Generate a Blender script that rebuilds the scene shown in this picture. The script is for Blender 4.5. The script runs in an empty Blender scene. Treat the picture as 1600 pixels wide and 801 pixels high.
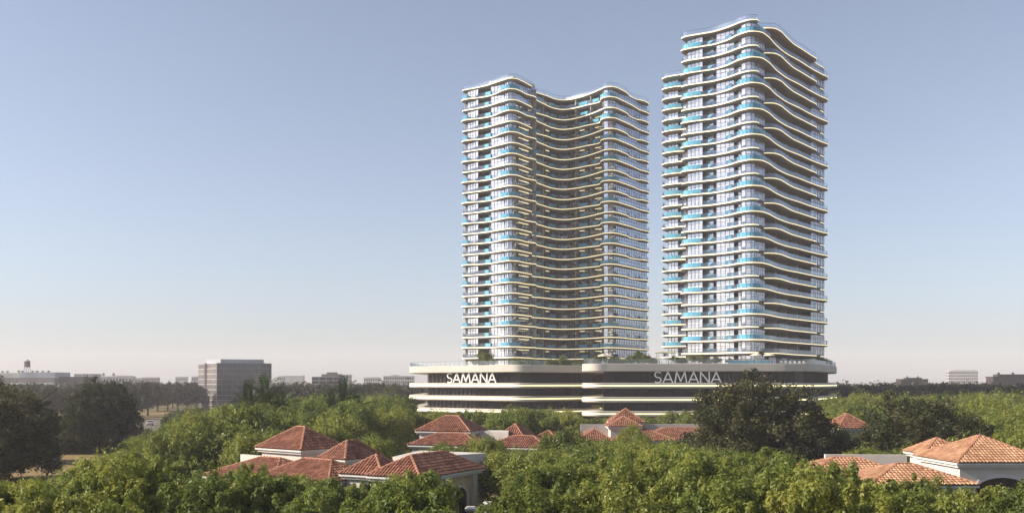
import bpy, bmesh, math, random
import numpy as np
from mathutils import Vector, Matrix

random.seed(7)
RNG = np.random.default_rng(7)
SC = bpy.context.scene
COL = SC.collection
R = math.radians

# ------------------------------------------------------------------ camera, sky, sun, exposure
F, CX, HY, CZ = 1500.0, 800.0, 598.0, 12.5          # focal length, centre and horizon in photo pixels; eye height
cam_d = bpy.data.cameras.new('camera')
cam_d.sensor_width = 36.0
cam_d.lens = 36.0 * F / 1600.0
cam_d.shift_y = (HY - 400.5) / 1600.0
cam_d.clip_start = 0.5
cam_d.clip_end = 20000.0
cam = bpy.data.objects.new('camera', cam_d)
cam.location = (0, 0, CZ)
cam.rotation_euler = (R(90), 0, 0)
COL.objects.link(cam)
SC.camera = cam

SUN_AZ, SUN_EL = 265.0, 29.0                          # clockwise from +Y
world = bpy.data.worlds.new('World')
SC.world = world
world.use_nodes = True
wn = world.node_tree
wn.nodes.clear()
sky = wn.nodes.new('ShaderNodeTexSky')
sky.sky_type = 'NISHITA'
sky.sun_disc = False
sky.sun_elevation = R(SUN_EL)
sky.sun_rotation = R(SUN_AZ)
sky.altitude = 0.0
sky.air_density = 1.0
sky.dust_density = 1.0
sky.ozone_density = 5.0
bg = wn.nodes.new('ShaderNodeBackground')
bg.inputs['Strength'].default_value = 0.077
wo = wn.nodes.new('ShaderNodeOutputWorld')
hsv = wn.nodes.new('ShaderNodeHueSaturation')          # the whole sky a little greyer and pinker, as on a hazy day
hsv.inputs['Saturation'].default_value = 0.65
tint = wn.nodes.new('ShaderNodeMixRGB')
tint.blend_type = 'MULTIPLY'
tint.inputs[0].default_value = 1.0
tint.inputs[2].default_value = (1.005, 0.99, 0.992, 1)
wn.links.new(sky.outputs[0], hsv.inputs['Color'])
wn.links.new(hsv.outputs[0], tint.inputs[1])
wn.links.new(tint.outputs[0], bg.inputs[0])
wn.links.new(bg.outputs[0], wo.inputs[0])

sun_d = bpy.data.lights.new('sun', 'SUN')
sun_d.energy = 4.4
sun_d.angle = R(0.5)
sun_d.color = (1.0, 0.89, 0.74)
sun = bpy.data.objects.new('sun', sun_d)
az, el = R(SUN_AZ), R(SUN_EL)
sdir = Vector((math.sin(az) * math.cos(el), math.cos(az) * math.cos(el), math.sin(el)))
sun.rotation_euler = sdir.to_track_quat('Z', 'Y').to_euler()
sun.location = sdir * 300
COL.objects.link(sun)

vs = SC.view_settings
vs.view_transform = 'Standard'
vs.look = 'None'
vs.exposure = 1.04
vs.gamma = 1.0
vs.use_curve_mapping = False
cy = SC.cycles
cy.use_denoising = True
cy.denoiser = 'OPENIMAGEDENOISE'
cy.max_bounces = 6
cy.diffuse_bounces = 3
cy.glossy_bounces = 3
cy.transmission_bounces = 3
cy.transparent_max_bounces = 12
cy.volume_bounces = 1
cy.caustics_reflective = False
cy.caustics_refractive = False

# ------------------------------------------------------------------ helpers: materials
MATS = {}

def new_mat(name):
    m = bpy.data.materials.new(name)
    m.use_nodes = True
    nt = m.node_tree
    nt.nodes.clear()
    out = nt.nodes.new('ShaderNodeOutputMaterial')
    MATS[name] = m
    return m, nt, out

def mat(name, c, rough=0.7, var=0.12, scale=0.6, c2=None, metallic=0.0, spec=0.4, bump=0.0, bscale=8.0, emit=None, es=0.0):
    """plain procedural surface: two noise octaves move the base colour; optional bump"""
    m, nt, out = new_mat(name)
    p = nt.nodes.new('ShaderNodeBsdfPrincipled')
    p.inputs['Roughness'].default_value = rough
    p.inputs['Metallic'].default_value = metallic
    p.inputs['Specular IOR Level'].default_value = spec
    tc = nt.nodes.new('ShaderNodeTexCoord')
    nz = nt.nodes.new('ShaderNodeTexNoise')
    nz.inputs['Scale'].default_value = scale
    nz.inputs['Detail'].default_value = 6
    nt.links.new(tc.outputs['Object'], nz.inputs['Vector'])
    ramp = nt.nodes.new('ShaderNodeValToRGB')
    a = [max(0, x * (1 - var)) for x in c] if c2 is None else list(c)
    b = [min(1, x * (1 + var)) for x in c] if c2 is None else list(c2)
    ramp.color_ramp.elements[0].position = 0.35
    ramp.color_ramp.elements[1].position = 0.65
    ramp.color_ramp.elements[0].color = (*a, 1)
    ramp.color_ramp.elements[1].color = (*b, 1)
    nt.links.new(nz.outputs['Fac'], ramp.inputs[0])
    nt.links.new(ramp.outputs[0], p.inputs['Base Color'])
    if bump:
        n2 = nt.nodes.new('ShaderNodeTexNoise')
        n2.inputs['Scale'].default_value = bscale
        n2.inputs['Detail'].default_value = 4
        nt.links.new(tc.outputs['Object'], n2.inputs['Vector'])
        bp = nt.nodes.new('ShaderNodeBump')
        bp.inputs['Strength'].default_value = bump
        bp.inputs['Distance'].default_value = 0.05
        nt.links.new(n2.outputs['Fac'], bp.inputs['Height'])
        nt.links.new(bp.outputs[0], p.inputs['Normal'])
    if emit:
        p.inputs['Emission Color'].default_value = (*emit, 1)
        p.inputs['Emission Strength'].default_value = es
    nt.links.new(p.outputs[0], out.inputs[0])
    return m

def mat_glass_wall(name, c, refl=0.55, rough=0.04, tint=(0.85, 0.9, 1.0), fres=1.0):
    """curtain-wall pane seen from outside: dim curtains and rooms behind a reflecting sheet, panes differing a little"""
    m, nt, out = new_mat(name)
    geo = nt.nodes.new('ShaderNodeNewGeometry')
    ramp = nt.nodes.new('ShaderNodeValToRGB')
    ramp.color_ramp.elements[0].color = (*[x * 0.55 for x in c], 1)
    ramp.color_ramp.elements[1].color = (*[min(1, x * 1.3) for x in c], 1)
    nt.links.new(geo.outputs['Random Per Island'], ramp.inputs[0])
    d = nt.nodes.new('ShaderNodeBsdfDiffuse')
    nt.links.new(ramp.outputs[0], d.inputs[0])
    g = nt.nodes.new('ShaderNodeBsdfGlossy')
    g.inputs['Color'].default_value = (*tint, 1)
    g.inputs['Roughness'].default_value = rough
    fr = nt.nodes.new('ShaderNodeFresnel')
    fr.inputs['IOR'].default_value = 1.6
    mx = nt.nodes.new('ShaderNodeMath')
    mx.operation = 'MULTIPLY_ADD'
    mx.inputs[1].default_value = (1.0 - refl) * fres
    mx.inputs[2].default_value = refl
    nt.links.new(fr.outputs[0], mx.inputs[0])
    s = nt.nodes.new('ShaderNodeMixShader')
    nt.links.new(mx.outputs[0], s.inputs[0])
    nt.links.new(d.outputs[0], s.inputs[1])
    nt.links.new(g.outputs[0], s.inputs[2])
    nt.links.new(s.outputs[0], out.inputs[0])
    return m

def mat_clear_glass(name, c=(0.7, 0.8, 0.95), op=0.12):
    m, nt, out = new_mat(name)
    t = nt.nodes.new('ShaderNodeBsdfTransparent')
    t.inputs[0].default_value = (0.93, 0.95, 0.97, 1)
    g = nt.nodes.new('ShaderNodeBsdfGlossy')
    g.inputs['Roughness'].default_value = 0.05
    g.inputs['Color'].default_value = (*c, 1)
    fr = nt.nodes.new('ShaderNodeFresnel')
    fr.inputs['IOR'].default_value = 1.5
    mx = nt.nodes.new('ShaderNodeMath')
    mx.operation = 'ADD'
    mx.inputs[1].default_value = op
    nt.links.new(fr.outputs[0], mx.inputs[0])
    s = nt.nodes.new('ShaderNodeMixShader')
    nt.links.new(mx.outputs[0], s.inputs[0])
    nt.links.new(t.outputs[0], s.inputs[1])
    nt.links.new(g.outputs[0], s.inputs[2])
    nt.links.new(s.outputs[0], out.inputs[0])
    return m

def mat_leaf(name, c, var=0.35, trans=0.35, yellow=0.3, gloss=0.015):
    """leaves: colour differs leaf by leaf and tree by tree; light passes through"""
    m, nt, out = new_mat(name)
    geo = nt.nodes.new('ShaderNodeNewGeometry')
    oi = nt.nodes.new('ShaderNodeObjectInfo')
    at = nt.nodes.new('ShaderNodeAttribute')
    at.attribute_name = 'tone'
    add = nt.nodes.new('ShaderNodeMath'); add.operation = 'ADD'
    nt.links.new(geo.outputs['Random Per Island'], add.inputs[0])
    nt.links.new(at.outputs['Fac'], add.inputs[1])
    add2 = nt.nodes.new('ShaderNodeMath'); add2.operation = 'ADD'
    nt.links.new(add.outputs[0], add2.inputs[0])
    nt.links.new(oi.outputs['Random'], add2.inputs[1])
    div = nt.nodes.new('ShaderNodeMath'); div.operation = 'DIVIDE'
    div.inputs[1].default_value = 3.0
    nt.links.new(add2.outputs[0], div.inputs[0])
    ramp = nt.nodes.new('ShaderNodeValToRGB')
    ramp.color_ramp.elements[0].position = 0.2
    ramp.color_ramp.elements[1].position = 0.8
    lo = (c[0] * (1 - var) * 0.85, c[1] * (1 - var), c[2] * (1 - var))
    hi = (min(1, c[0] * (1 + var) * (1 + yellow)), min(1, c[1] * (1 + var)), c[2] * (1 + var * 0.4))
    ramp.color_ramp.elements[0].color = (*lo, 1)
    ramp.color_ramp.elements[1].color = (*hi, 1)
    nt.links.new(div.outputs[0], ramp.inputs[0])
    d = nt.nodes.new('ShaderNodeBsdfDiffuse')
    t = nt.nodes.new('ShaderNodeBsdfTranslucent')
    g = nt.nodes.new('ShaderNodeBsdfGlossy')
    g.inputs['Roughness'].default_value = 0.45
    nt.links.new(ramp.outputs[0], d.inputs[0])
    nt.links.new(ramp.outputs[0], t.inputs[0])
    s = nt.nodes.new('ShaderNodeMixShader')
    s.inputs[0].default_value = trans
    nt.links.new(d.outputs[0], s.inputs[1])
    nt.links.new(t.outputs[0], s.inputs[2])
    s2 = nt.nodes.new('ShaderNodeMixShader')
    s2.inputs[0].default_value = gloss
    nt.links.new(s.outputs[0], s2.inputs[1])
    nt.links.new(g.outputs[0], s2.inputs[2])
    nt.links.new(s2.outputs[0], out.inputs[0])
    return m

def mat_tile(name, ca, cb):
    """clay: each barrel tile its own tone, with soft weather stains across the slope"""
    m, nt, out = new_mat(name)
    geo = nt.nodes.new('ShaderNodeNewGeometry')
    ramp = nt.nodes.new('ShaderNodeValToRGB')
    ramp.color_ramp.elements[0].color = (*ca, 1)
    ramp.color_ramp.elements[1].color = (*cb, 1)
    nt.links.new(geo.outputs['Random Per Island'], ramp.inputs[0])
    tc = nt.nodes.new('ShaderNodeTexCoord')
    nz = nt.nodes.new('ShaderNodeTexNoise')
    nz.inputs['Scale'].default_value = 0.9
    nz.inputs['Detail'].default_value = 5
    nt.links.new(tc.outputs['Object'], nz.inputs['Vector'])
    r2 = nt.nodes.new('ShaderNodeValToRGB')
    r2.color_ramp.elements[0].position = 0.35
    r2.color_ramp.elements[1].position = 0.6
    r2.color_ramp.elements[0].color = (0.62, 0.56, 0.54, 1)
    r2.color_ramp.elements[1].color = (1, 1, 1, 1)
    nt.links.new(nz.outputs['Fac'], r2.inputs[0])
    mu = nt.nodes.new('ShaderNodeMixRGB')
    mu.blend_type = 'MULTIPLY'
    mu.inputs[0].default_value = 0.8
    nt.links.new(ramp.outputs[0], mu.inputs[1])
    nt.links.new(r2.outputs[0], mu.inputs[2])
    p = nt.nodes.new('ShaderNodeBsdfPrincipled')
    p.inputs['Roughness'].default_value = 0.8
    p.inputs['Specular IOR Level'].default_value = 0.25
    nt.links.new(mu.outputs[0], p.inputs['Base Color'])
    nt.links.new(p.outputs[0], out.inputs[0])
    return m

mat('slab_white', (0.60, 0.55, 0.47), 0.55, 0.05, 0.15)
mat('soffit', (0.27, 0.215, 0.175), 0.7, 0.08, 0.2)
mat('podium_cream', (0.47, 0.43, 0.38), 0.6, 0.05, 0.12)
mat('led', (0.9, 0.85, 0.6), 0.5, 0.0, 1, emit=(1.0, 0.84, 0.46), es=0.75)
mat('led_warm', (0.9, 0.85, 0.6), 0.5, 0.0, 1, emit=(1.0, 0.84, 0.40), es=0.95)
mat('rail', (0.05, 0.055, 0.06), 0.4, 0.1)
mat('core', (0.055, 0.040, 0.036), 0.6, 0.3, 0.4)
mat('fin_white', (0.42, 0.39, 0.36), 0.6, 0.06)
mat('mullion', (0.10, 0.10, 0.12), 0.4, 0.1)
mat('louvre', (0.030, 0.022, 0.022), 0.6, 0.2, spec=0.2)
mat('louvre_grey', (0.10, 0.085, 0.08), 0.5, 0.15)
mat('dark_glass', (0.018, 0.014, 0.015), 0.3, 0.3, 0.5, spec=0.2)
mat_glass_wall('glass_wall', (0.48, 0.46, 0.49), 0.38)
mat_glass_wall('glass_blue', (0.10, 0.12, 0.17), 0.55, tint=(0.8, 0.88, 1.0))
mat_glass_wall('glass_door', (0.045, 0.034, 0.032), 0.16)
mat_glass_wall('glass_office', (0.035, 0.036, 0.05), 0.08, 0.08, tint=(0.75, 0.8, 0.9), fres=0.4)
mat_clear_glass('balustrade')
mat('pool', (0.075, 0.29, 0.46), 0.1, 0.2, 0.3, c2=(0.14, 0.42, 0.55), spec=0.5)
mat('letter', (0.80, 0.77, 0.74), 0.5, 0.02, emit=(1.0, 0.95, 0.92), es=0.07)
mat('deck', (0.34, 0.30, 0.26), 0.8, 0.15, 0.8)
mat('stucco', (0.52, 0.475, 0.43), 0.85, 0.07, 0.8, bump=0.15, bscale=20)
mat('stucco_ochre', (0.50, 0.38, 0.24), 0.85, 0.15, 0.8, bump=0.3, bscale=14)
mat('trim', (0.55, 0.53, 0.50), 0.7, 0.05, 0.8)
mat('underlay', (0.10, 0.045, 0.03), 0.9, 0.2)
mat_tile('tile_red', (0.20, 0.084, 0.056), (0.37, 0.170, 0.112))
mat_tile('tile_orange', (0.36, 0.185, 0.105), (0.55, 0.33, 0.20))
mat('hip_cap', (0.36, 0.17, 0.10), 0.8, 0.2, 2.0)
mat('wood_dark', (0.05, 0.03, 0.022), 0.5, 0.3, 3.0)
mat('iron', (0.02, 0.02, 0.022), 0.5, 0.2)
mat('bark', (0.09, 0.07, 0.055), 0.9, 0.35, 3.0, bump=0.6, bscale=9)
mat('bark_dark', (0.035, 0.03, 0.027), 0.9, 0.35, 3.0, bump=0.6, bscale=9)
mat('concrete', (0.42, 0.40, 0.38), 0.8, 0.1, 0.1)
mat('concrete_pale', (0.55, 0.52, 0.48), 0.8, 0.1, 0.1)
mat('concrete_dark', (0.16, 0.14, 0.14), 0.8, 0.15, 0.1)
mat('brick_dark', (0.05, 0.036, 0.034), 0.9, 0.25, 0.5)
mat('metal_grey', (0.36, 0.38, 0.42), 0.5, 0.1, 0.1, metallic=0.2)
mat('frame_pale', (0.40, 0.40, 0.42), 0.5, 0.08, 0.3)
mat('frame_dim', (0.17, 0.17, 0.20), 0.5, 0.08, 0.3)
mat('tank_wood', (0.12, 0.085, 0.07), 0.9, 0.3, 1.0)
mat('asphalt', (0.15, 0.128, 0.118), 0.95, 0.2, 0.3, spec=0.05, bump=0.2)
mat('kerb', (0.55, 0.53, 0.5), 0.85, 0.12, 0.8)
mat('car_white', (0.75, 0.75, 0.76), 0.25, 0.02, spec=0.6)
mat('car_glass', (0.02, 0.022, 0.025), 0.08, 0.1, spec=0.7)
mat('tyre', (0.02, 0.02, 0.02), 0.9, 0.2)
mat('tail_lamp', (0.35, 0.02, 0.02), 0.3, 0.1)
mat('canvas', (0.62, 0.52, 0.42), 0.85, 0.08, 2.0)
mat('timber', (0.42, 0.42, 0.25), 0.7, 0.15, 2.0)
mat_leaf('leaf_bright', (0.188, 0.226, 0.048), 0.26, 0.48, 0.18)
mat_leaf('leaf_mid', (0.105, 0.142, 0.030), 0.34, 0.42, 0.20)
mat_leaf('leaf_dark', (0.062, 0.070, 0.034), 0.45, 0.28, 0.20, 0.01)
mat_leaf('leaf_far', (0.050, 0.055, 0.030), 0.35, 0.25, 0.15)
mat_leaf('leaf_olive', (0.085, 0.095, 0.034), 0.30, 0.30, 0.15)
mat_leaf('leaf_palm', (0.040, 0.070, 0.022), 0.45, 0.30, 0.25, 0.03)

# ground: dry grass, green grass and bare soil in patches
m, nt, out = new_mat('ground')
tc = nt.nodes.new('ShaderNodeTexCoord')
n1 = nt.nodes.new('ShaderNodeTexNoise'); n1.inputs['Scale'].default_value = 0.018; n1.inputs['Detail'].default_value = 9; n1.inputs['Roughness'].default_value = 0.62
n2 = nt.nodes.new('ShaderNodeTexNoise'); n2.inputs['Scale'].default_value = 0.6; n2.inputs['Detail'].default_value = 8
nt.links.new(tc.outputs['Object'], n1.inputs['Vector'])
nt.links.new(tc.outputs['Object'], n2.inputs['Vector'])
rp = nt.nodes.new('ShaderNodeValToRGB')
rp.color_ramp.elements[0].position = 0.34; rp.color_ramp.elements[0].color = (0.080, 0.085, 0.030, 1)
rp.color_ramp.elements[1].position = 0.66; rp.color_ramp.elements[1].color = (0.30, 0.20, 0.12, 1)
e = rp.color_ramp.elements.new(0.5); e.color = (0.22, 0.18, 0.085, 1)
nt.links.new(n1.outputs['Fac'], rp.inputs[0])
r2 = nt.nodes.new('ShaderNodeValToRGB')
r2.color_ramp.elements[0].position = 0.3; r2.color_ramp.elements[0].color = (0.6, 0.6, 0.55, 1)
r2.color_ramp.elements[1].position = 0.7; r2.color_ramp.elements[1].color = (1.15, 1.1, 1.0, 1)
nt.links.new(n2.outputs['Fac'], r2.inputs[0])
mu = nt.nodes.new('ShaderNodeMixRGB'); mu.blend_type = 'MULTIPLY'; mu.inputs[0].default_value = 1
nt.links.new(rp.outputs[0], mu.inputs[1]); nt.links.new(r2.outputs[0], mu.inputs[2])
p = nt.nodes.new('ShaderNodeBsdfPrincipled'); p.inputs['Roughness'].default_value = 0.95; p.inputs['Specular IOR Level'].default_value = 0.1
nt.links.new(mu.outputs[0], p.inputs['Base Color'])
nt.links.new(p.outputs[0], out.inputs[0])

# ------------------------------------------------------------------ helpers: objects
def px(x, y, D):
    """photo pixel at distance D -> point"""
    return Vector(((x - CX) * D / F, D, CZ + (HY - y) * D / F))

def pxx(x, D):
    return (x - CX) * D / F

def tag(o, label=None, cat=None, group=None, kind=None):
    if label: o['label'] = label
    if cat: o['category'] = cat
    if group: o['group'] = group
    if kind: o['kind'] = kind
    return o

def empty(name, loc=(0, 0, 0), rz=0.0):
    o = bpy.data.objects.new(name, None)
    o.empty_display_size = 0.5
    o.location = loc
    o.rotation_euler = (0, 0, rz)
    COL.objects.link(o)
    return o

def link(name, me, parent=None, loc=None):
    o = bpy.data.objects.new(name, me)
    COL.objects.link(o)
    if parent is not None:
        o.parent = parent
    if loc is not None:
        o.location = loc
    return o

def copy_tree(o, parent=None):
    c = o.copy()
    COL.objects.link(c)
    c.parent = parent
    for ch in list(o.children):
        copy_tree(ch, c)
    return c

class MB:
    """collects faces; build() links them as one mesh object"""
    def __init__(self):
        self.v, self.f = [], []
    def add(self, vs, fs):
        b = len(self.v)
        self.v.extend([tuple(p) for p in vs])
        self.f.extend([tuple(b + i for i in q) for q in fs])
    def box(self, x0, y0, z0, x1, y1, z1):
        self.add([(x0, y0, z0), (x1, y0, z0), (x1, y1, z0), (x0, y1, z0), (x0, y0, z1), (x1, y0, z1), (x1, y1, z1), (x0, y1, z1)],
                 [(0, 3, 2, 1), (4, 5, 6, 7), (0, 1, 5, 4), (1, 2, 6, 5), (2, 3, 7, 6), (3, 0, 4, 7)])
    def obox(self, p, q, w, z0, z1, off=0.0):
        """upright box along p->q (plan), w wide, offset to the right-hand side by off"""
        p, q = Vector((p[0], p[1])), Vector((q[0], q[1]))
        d = (q - p)
        if d.length < 1e-6: return
        n = Vector((d.y, -d.x)).normalized()
        a, b, c, e = p + n * (off - w / 2), q + n * (off - w / 2), q + n * (off + w / 2), p + n * (off + w / 2)
        self.add([(*a, z0), (*b, z0), (*c, z0), (*e, z0), (*a, z1), (*b, z1), (*c, z1), (*e, z1)],
                 [(0, 1, 2, 3), (7, 6, 5, 4), (4, 5, 1, 0), (5, 6, 2, 1), (6, 7, 3, 2), (7, 4, 0, 3)])
    def tube(self, pts, rad, n=6, cap=True):
        pts = [Vector(p) for p in pts]
        rs = rad if isinstance(rad, (list, tuple)) else [rad] * len(pts)
        rings = []
        for i, p in enumerate(pts):
            d = (pts[min(i + 1, len(pts) - 1)] - pts[max(i - 1, 0)])
            d = d.normalized() if d.length > 1e-9 else Vector((0, 0, 1))
            a = d.cross(Vector((0.31, 0.95, 0.05)))
            if a.length < 0.05: a = d.cross(Vector((1, 0, 0)))
            a.normalize(); b = d.cross(a)
            rings.append([p + (a * math.cos(2 * math.pi * k / n) + b * math.sin(2 * math.pi * k / n)) * rs[i] for k in range(n)])
        base = len(self.v)
        for r in rings: self.v.extend([tuple(x) for x in r])
        for i in range(len(rings) - 1):
            for k in range(n):
                self.f.append((base + i * n + k, base + i * n + (k + 1) % n, base + (i + 1) * n + (k + 1) % n, base + (i + 1) * n + k))
        if cap:
            self.f.append(tuple(base + k for k in reversed(range(n))))
            self.f.append(tuple(base + (len(rings) - 1) * n + k for k in range(n)))
    def prism(self, poly, z0, z1, top=True, bottom=True):
        n = len(poly)
        vs = [(x, y, z0) for x, y in poly] + [(x, y, z1) for x, y in poly]
        fs = [(i, (i + 1) % n, n + (i + 1) % n, n + i) for i in range(n)]
        if top: fs.append(tuple(range(n, 2 * n)))
        if bottom: fs.append(tuple(reversed(range(n))))
        self.add(vs, fs)
    def loft(self, rings):
        """closed rings of (x,y,z) with equal counts, capped at both ends"""
        n = len(rings[0]); base = len(self.v)
        for r in rings: self.v.extend([tuple(x) for x in r])
        for i in range(len(rings) - 1):
            for k in range(n):
                self.f.append((base + i * n + k, base + i * n + (k + 1) % n, base + (i + 1) * n + (k + 1) % n, base + (i + 1) * n + k))
        self.f.append(tuple(base + k for k in reversed(range(n))))
        self.f.append(tuple(base + (len(rings) - 1) * n + k for k in range(n)))
    def mesh(self, name, m, smooth=False):
        me = bpy.data.meshes.new(name)
        me.from_pydata(self.v, [], self.f)
        me.materials.append(MATS[m])
        if smooth:
            me.polygons.foreach_set('use_smooth', [True] * len(me.polygons))
        me.update()
        return me
    def build(self, name, m, parent=None, loc=None, smooth=False):
        return link(name, self.mesh(name, m, smooth), parent, loc)

def catmull(pts, sub=5, closed=True):
    n = len(pts); outp = []
    rng = range(n) if closed else range(n - 1)
    for i in rng:
        g = lambda j: np.array(pts[j % n] if closed else pts[max(0, min(n - 1, j))], float)
        p0, p1, p2, p3 = g(i - 1), g(i), g(i + 1), g(i + 2)
        # centripetal-like damping: limit tangents by neighbouring chord lengths
        d1 = np.linalg.norm(p2 - p1)
        def tan(a, b, c):
            l1, l2 = np.linalg.norm(b - a), np.linalg.norm(c - b)
            if l1 + l2 < 1e-9: return np.zeros(2)
            t = ((b - a) / max(l1, 1e-6) * l2 + (c - b) / max(l2, 1e-6) * l1) / (l1 + l2)
            return t * min(d1, 1.5 * min(l1, l2) + 0.2 * d1)
        m1, m2 = tan(p0, p1, p2), tan(p1, p2, p3)
        for k in range(sub):
            t = k / sub
            h = (2 * t**3 - 3 * t**2 + 1) * p1 + (t**3 - 2 * t**2 + t) * m1 + (-2 * t**3 + 3 * t**2) * p2 + (t**3 - t**2) * m2
            outp.append((float(h[0]), float(h[1])))
    if not closed: outp.append(tuple(pts[-1]))
    return outp

def area2(poly):
    return sum(poly[i][0] * poly[(i + 1) % len(poly)][1] - poly[(i + 1) % len(poly)][0] * poly[i][1] for i in range(len(poly)))

def ccw(poly):
    return list(poly) if area2(poly) > 0 else list(reversed(poly))

def inset(poly, d):
    """move each vertex of a ccw polygon inward by d along its averaged normal"""
    n = len(poly); r = []
    for i in range(n):
        a, b, c = Vector(poly[i - 1]), Vector(poly[i]), Vector(poly[(i + 1) % n])
        e1, e2 = (b - a), (c - b)
        if e1.length < 1e-9: e1 = e2
        if e2.length < 1e-9: e2 = e1
        n1 = Vector((-e1.y, e1.x)).normalized(); n2 = Vector((-e2.y, e2.x)).normalized()
        nn = (n1 + n2)
        nn = nn.normalized() if nn.length > 1e-6 else n1
        k = 1.0 / max(0.6, nn.dot(n1))
        r.append(tuple(b + nn * d * k))
    return r

# ------------------------------------------------------------------ the ground, road and far land
g = MB()
g.add([(-9000, -300, 0), (9000, -300, 0), (9000, 12000, 0), (-9000, 12000, 0)], [(0, 1, 2, 3)])
tag(g.build('ground', 'ground'), kind='structure')

def ribbon(cl, w, z, name, m):
    cl = catmull(cl, 6, False)
    L, Rr = [], []
    for i, p in enumerate(cl):
        a, b = Vector(cl[max(0, i - 1)]), Vector(cl[min(len(cl) - 1, i + 1)])
        d = (b - a).normalized(); n = Vector((-d.y, d.x))
        L.append(Vector(p) + n * w / 2); Rr.append(Vector(p) - n * w / 2)
    return cl, L, Rr

road_cl = [(-30, 150), (-56, 190), (-77, 225), (-97, 267), (-111, 300), (-115, 328), (-109, 360), (-92, 400), (-62, 440), (-20, 470)]
cl, RL, RR = ribbon(road_cl, 11.5, 0, 'road', 'asphalt')
g = MB()
for i in range(len(cl) - 1):
    g.add([(*RR[i], 0.004), (*RR[i + 1], 0.004), (*RL[i + 1], 0.004), (*RL[i], 0.004)], [(0, 1, 2, 3)])
tag(g.build('road', 'asphalt'), kind='structure')
road_o = bpy.data.objects['road']
for side in (RL, RR):
    g = MB()
    for i in range(len(cl) - 1):
        g.obox(side[i], side[i + 1], 0.3, 0.0, 0.14)
    g.build('kerb', 'kerb', road_o)
g = MB()
for i in range(0, len(cl) - 1, 2):
    a, b = Vector(cl[i]), Vector(cl[i + 1])
    n = Vector((-(b - a).y, (b - a).x)).normalized() * 0.08
    g.add([(*(a - n), 0.008), (*(b - n), 0.008), (*(b + n), 0.008), (*(a + n), 0.008)], [(0, 1, 2, 3)])
g.build('lane_marking', 'kerb', road_o)

# ------------------------------------------------------------------ towers
TH = R(51.6)
UX, UY = math.cos(TH), math.sin(TH)
def uvw(org, u, v):
    return (org[0] + u * UX - v * UY, org[1] + u * UY + v * UX)

NF = 27
FH = 3.42
def zline(k):
    return CZ + 97.1 - FH * k
DECK = 17.3

def slab_parts(poly, half_t=0.27):
    """returns meshes of one balcony slab at z=0 (its light line): body, light strip, handrail, glass"""
    poly = ccw(poly)
    n = len(poly)
    i1, i2, i3 = inset(poly, 0.10), inset(poly, 0.55), inset(poly, 1.0)
    r = lambda pl, z: [(x, y, z) for x, y in pl]
    b = MB()
    b.loft([r(i3, -half_t - 0.26), r(i2, -half_t - 0.16), r(i1, -half_t), r(poly, -half_t + 0.10), r(poly, half_t - 0.08), r(i1, half_t), r(i2, half_t)])
    s = MB()
    pr = inset(poly, -0.03)
    for k in range(n):
        j = (k + 1) % n
        s.add([(*pr[k], -0.10), (*pr[j], -0.10), (*pr[j], 0.05), (*pr[k], 0.05)], [(0, 1, 2, 3)])
    ri = inset(poly, 0.18)
    h = MB()
    for k in range(n):
        h.obox(ri[k], ri[(k + 1) % n], 0.07, half_t + 1.05, half_t + 1.12)
    gl = MB()
    for k in range(n):
        j = (k + 1) % n
        gl.add([(*ri[k], half_t), (*ri[j], half_t), (*ri[j], half_t + 1.05), (*ri[k], half_t + 1.05)], [(0, 1, 2, 3)])
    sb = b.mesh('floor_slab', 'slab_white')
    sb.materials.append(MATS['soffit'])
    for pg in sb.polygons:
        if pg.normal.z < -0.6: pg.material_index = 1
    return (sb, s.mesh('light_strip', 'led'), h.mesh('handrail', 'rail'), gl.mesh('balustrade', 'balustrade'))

def window_meshes(pts, z0, z1, glass, step=1.3, off=0.06, seed=0):
    """glazed bay along a plan polyline (outside on the right-hand side): panes and their mullions"""
    rnd = random.Random(seed)
    gl, fr = MB(), MB()
    for a, b in zip(pts[:-1], pts[1:]):
        a, b = Vector(a), Vector(b)
        L = (b - a).length
        if L < 0.05: continue
        d = (b - a) / L
        nrm = Vector((d.y, -d.x))
        n = max(1, round(L / step))
        zs = [z0, z0 + (z1 - z0) * 0.62, z1]
        for i in range(n):
            for r_ in range(2):
                p, q = a + d * (L * i / n), a + d * (L * (i + 1) / n)
                t = [rnd.uniform(-0.012, 0.012) for _ in range(4)]
                c = [p + nrm * (off + t[0]), q + nrm * (off + t[1]), q + nrm * (off + t[2]), p + nrm * (off + t[3])]
                gl.add([(*c[0], zs[r_]), (*c[1], zs[r_]), (*c[2], zs[r_ + 1]), (*c[3], zs[r_ + 1])], [(0, 1, 2, 3)])
        for i in range(n + 1):
            p = a + d * (L * i / n)
            fr.obox(p - d * 0.035, p + d * 0.035, 0.12, z0, z1, off + 0.05)
        for z in (z0, zs[1], z1 - 0.08):
            fr.obox(a, b, 0.10, z, z + 0.08, off + 0.04)
    return gl.mesh('window', glass), fr.mesh('frame', 'mullion')

def pool_mesh(pts, w=1.5, h=1.0):
    """raised plunge pool following a slab edge: blue acrylic front, water top"""
    b = MB()
    for a, c in zip(pts[:-1], pts[1:]):
        b.obox(a, c, w, 0.30, 0.38 + h, -w / 2 + 0.42)
    return b.mesh('plunge_pool', 'pool')

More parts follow.
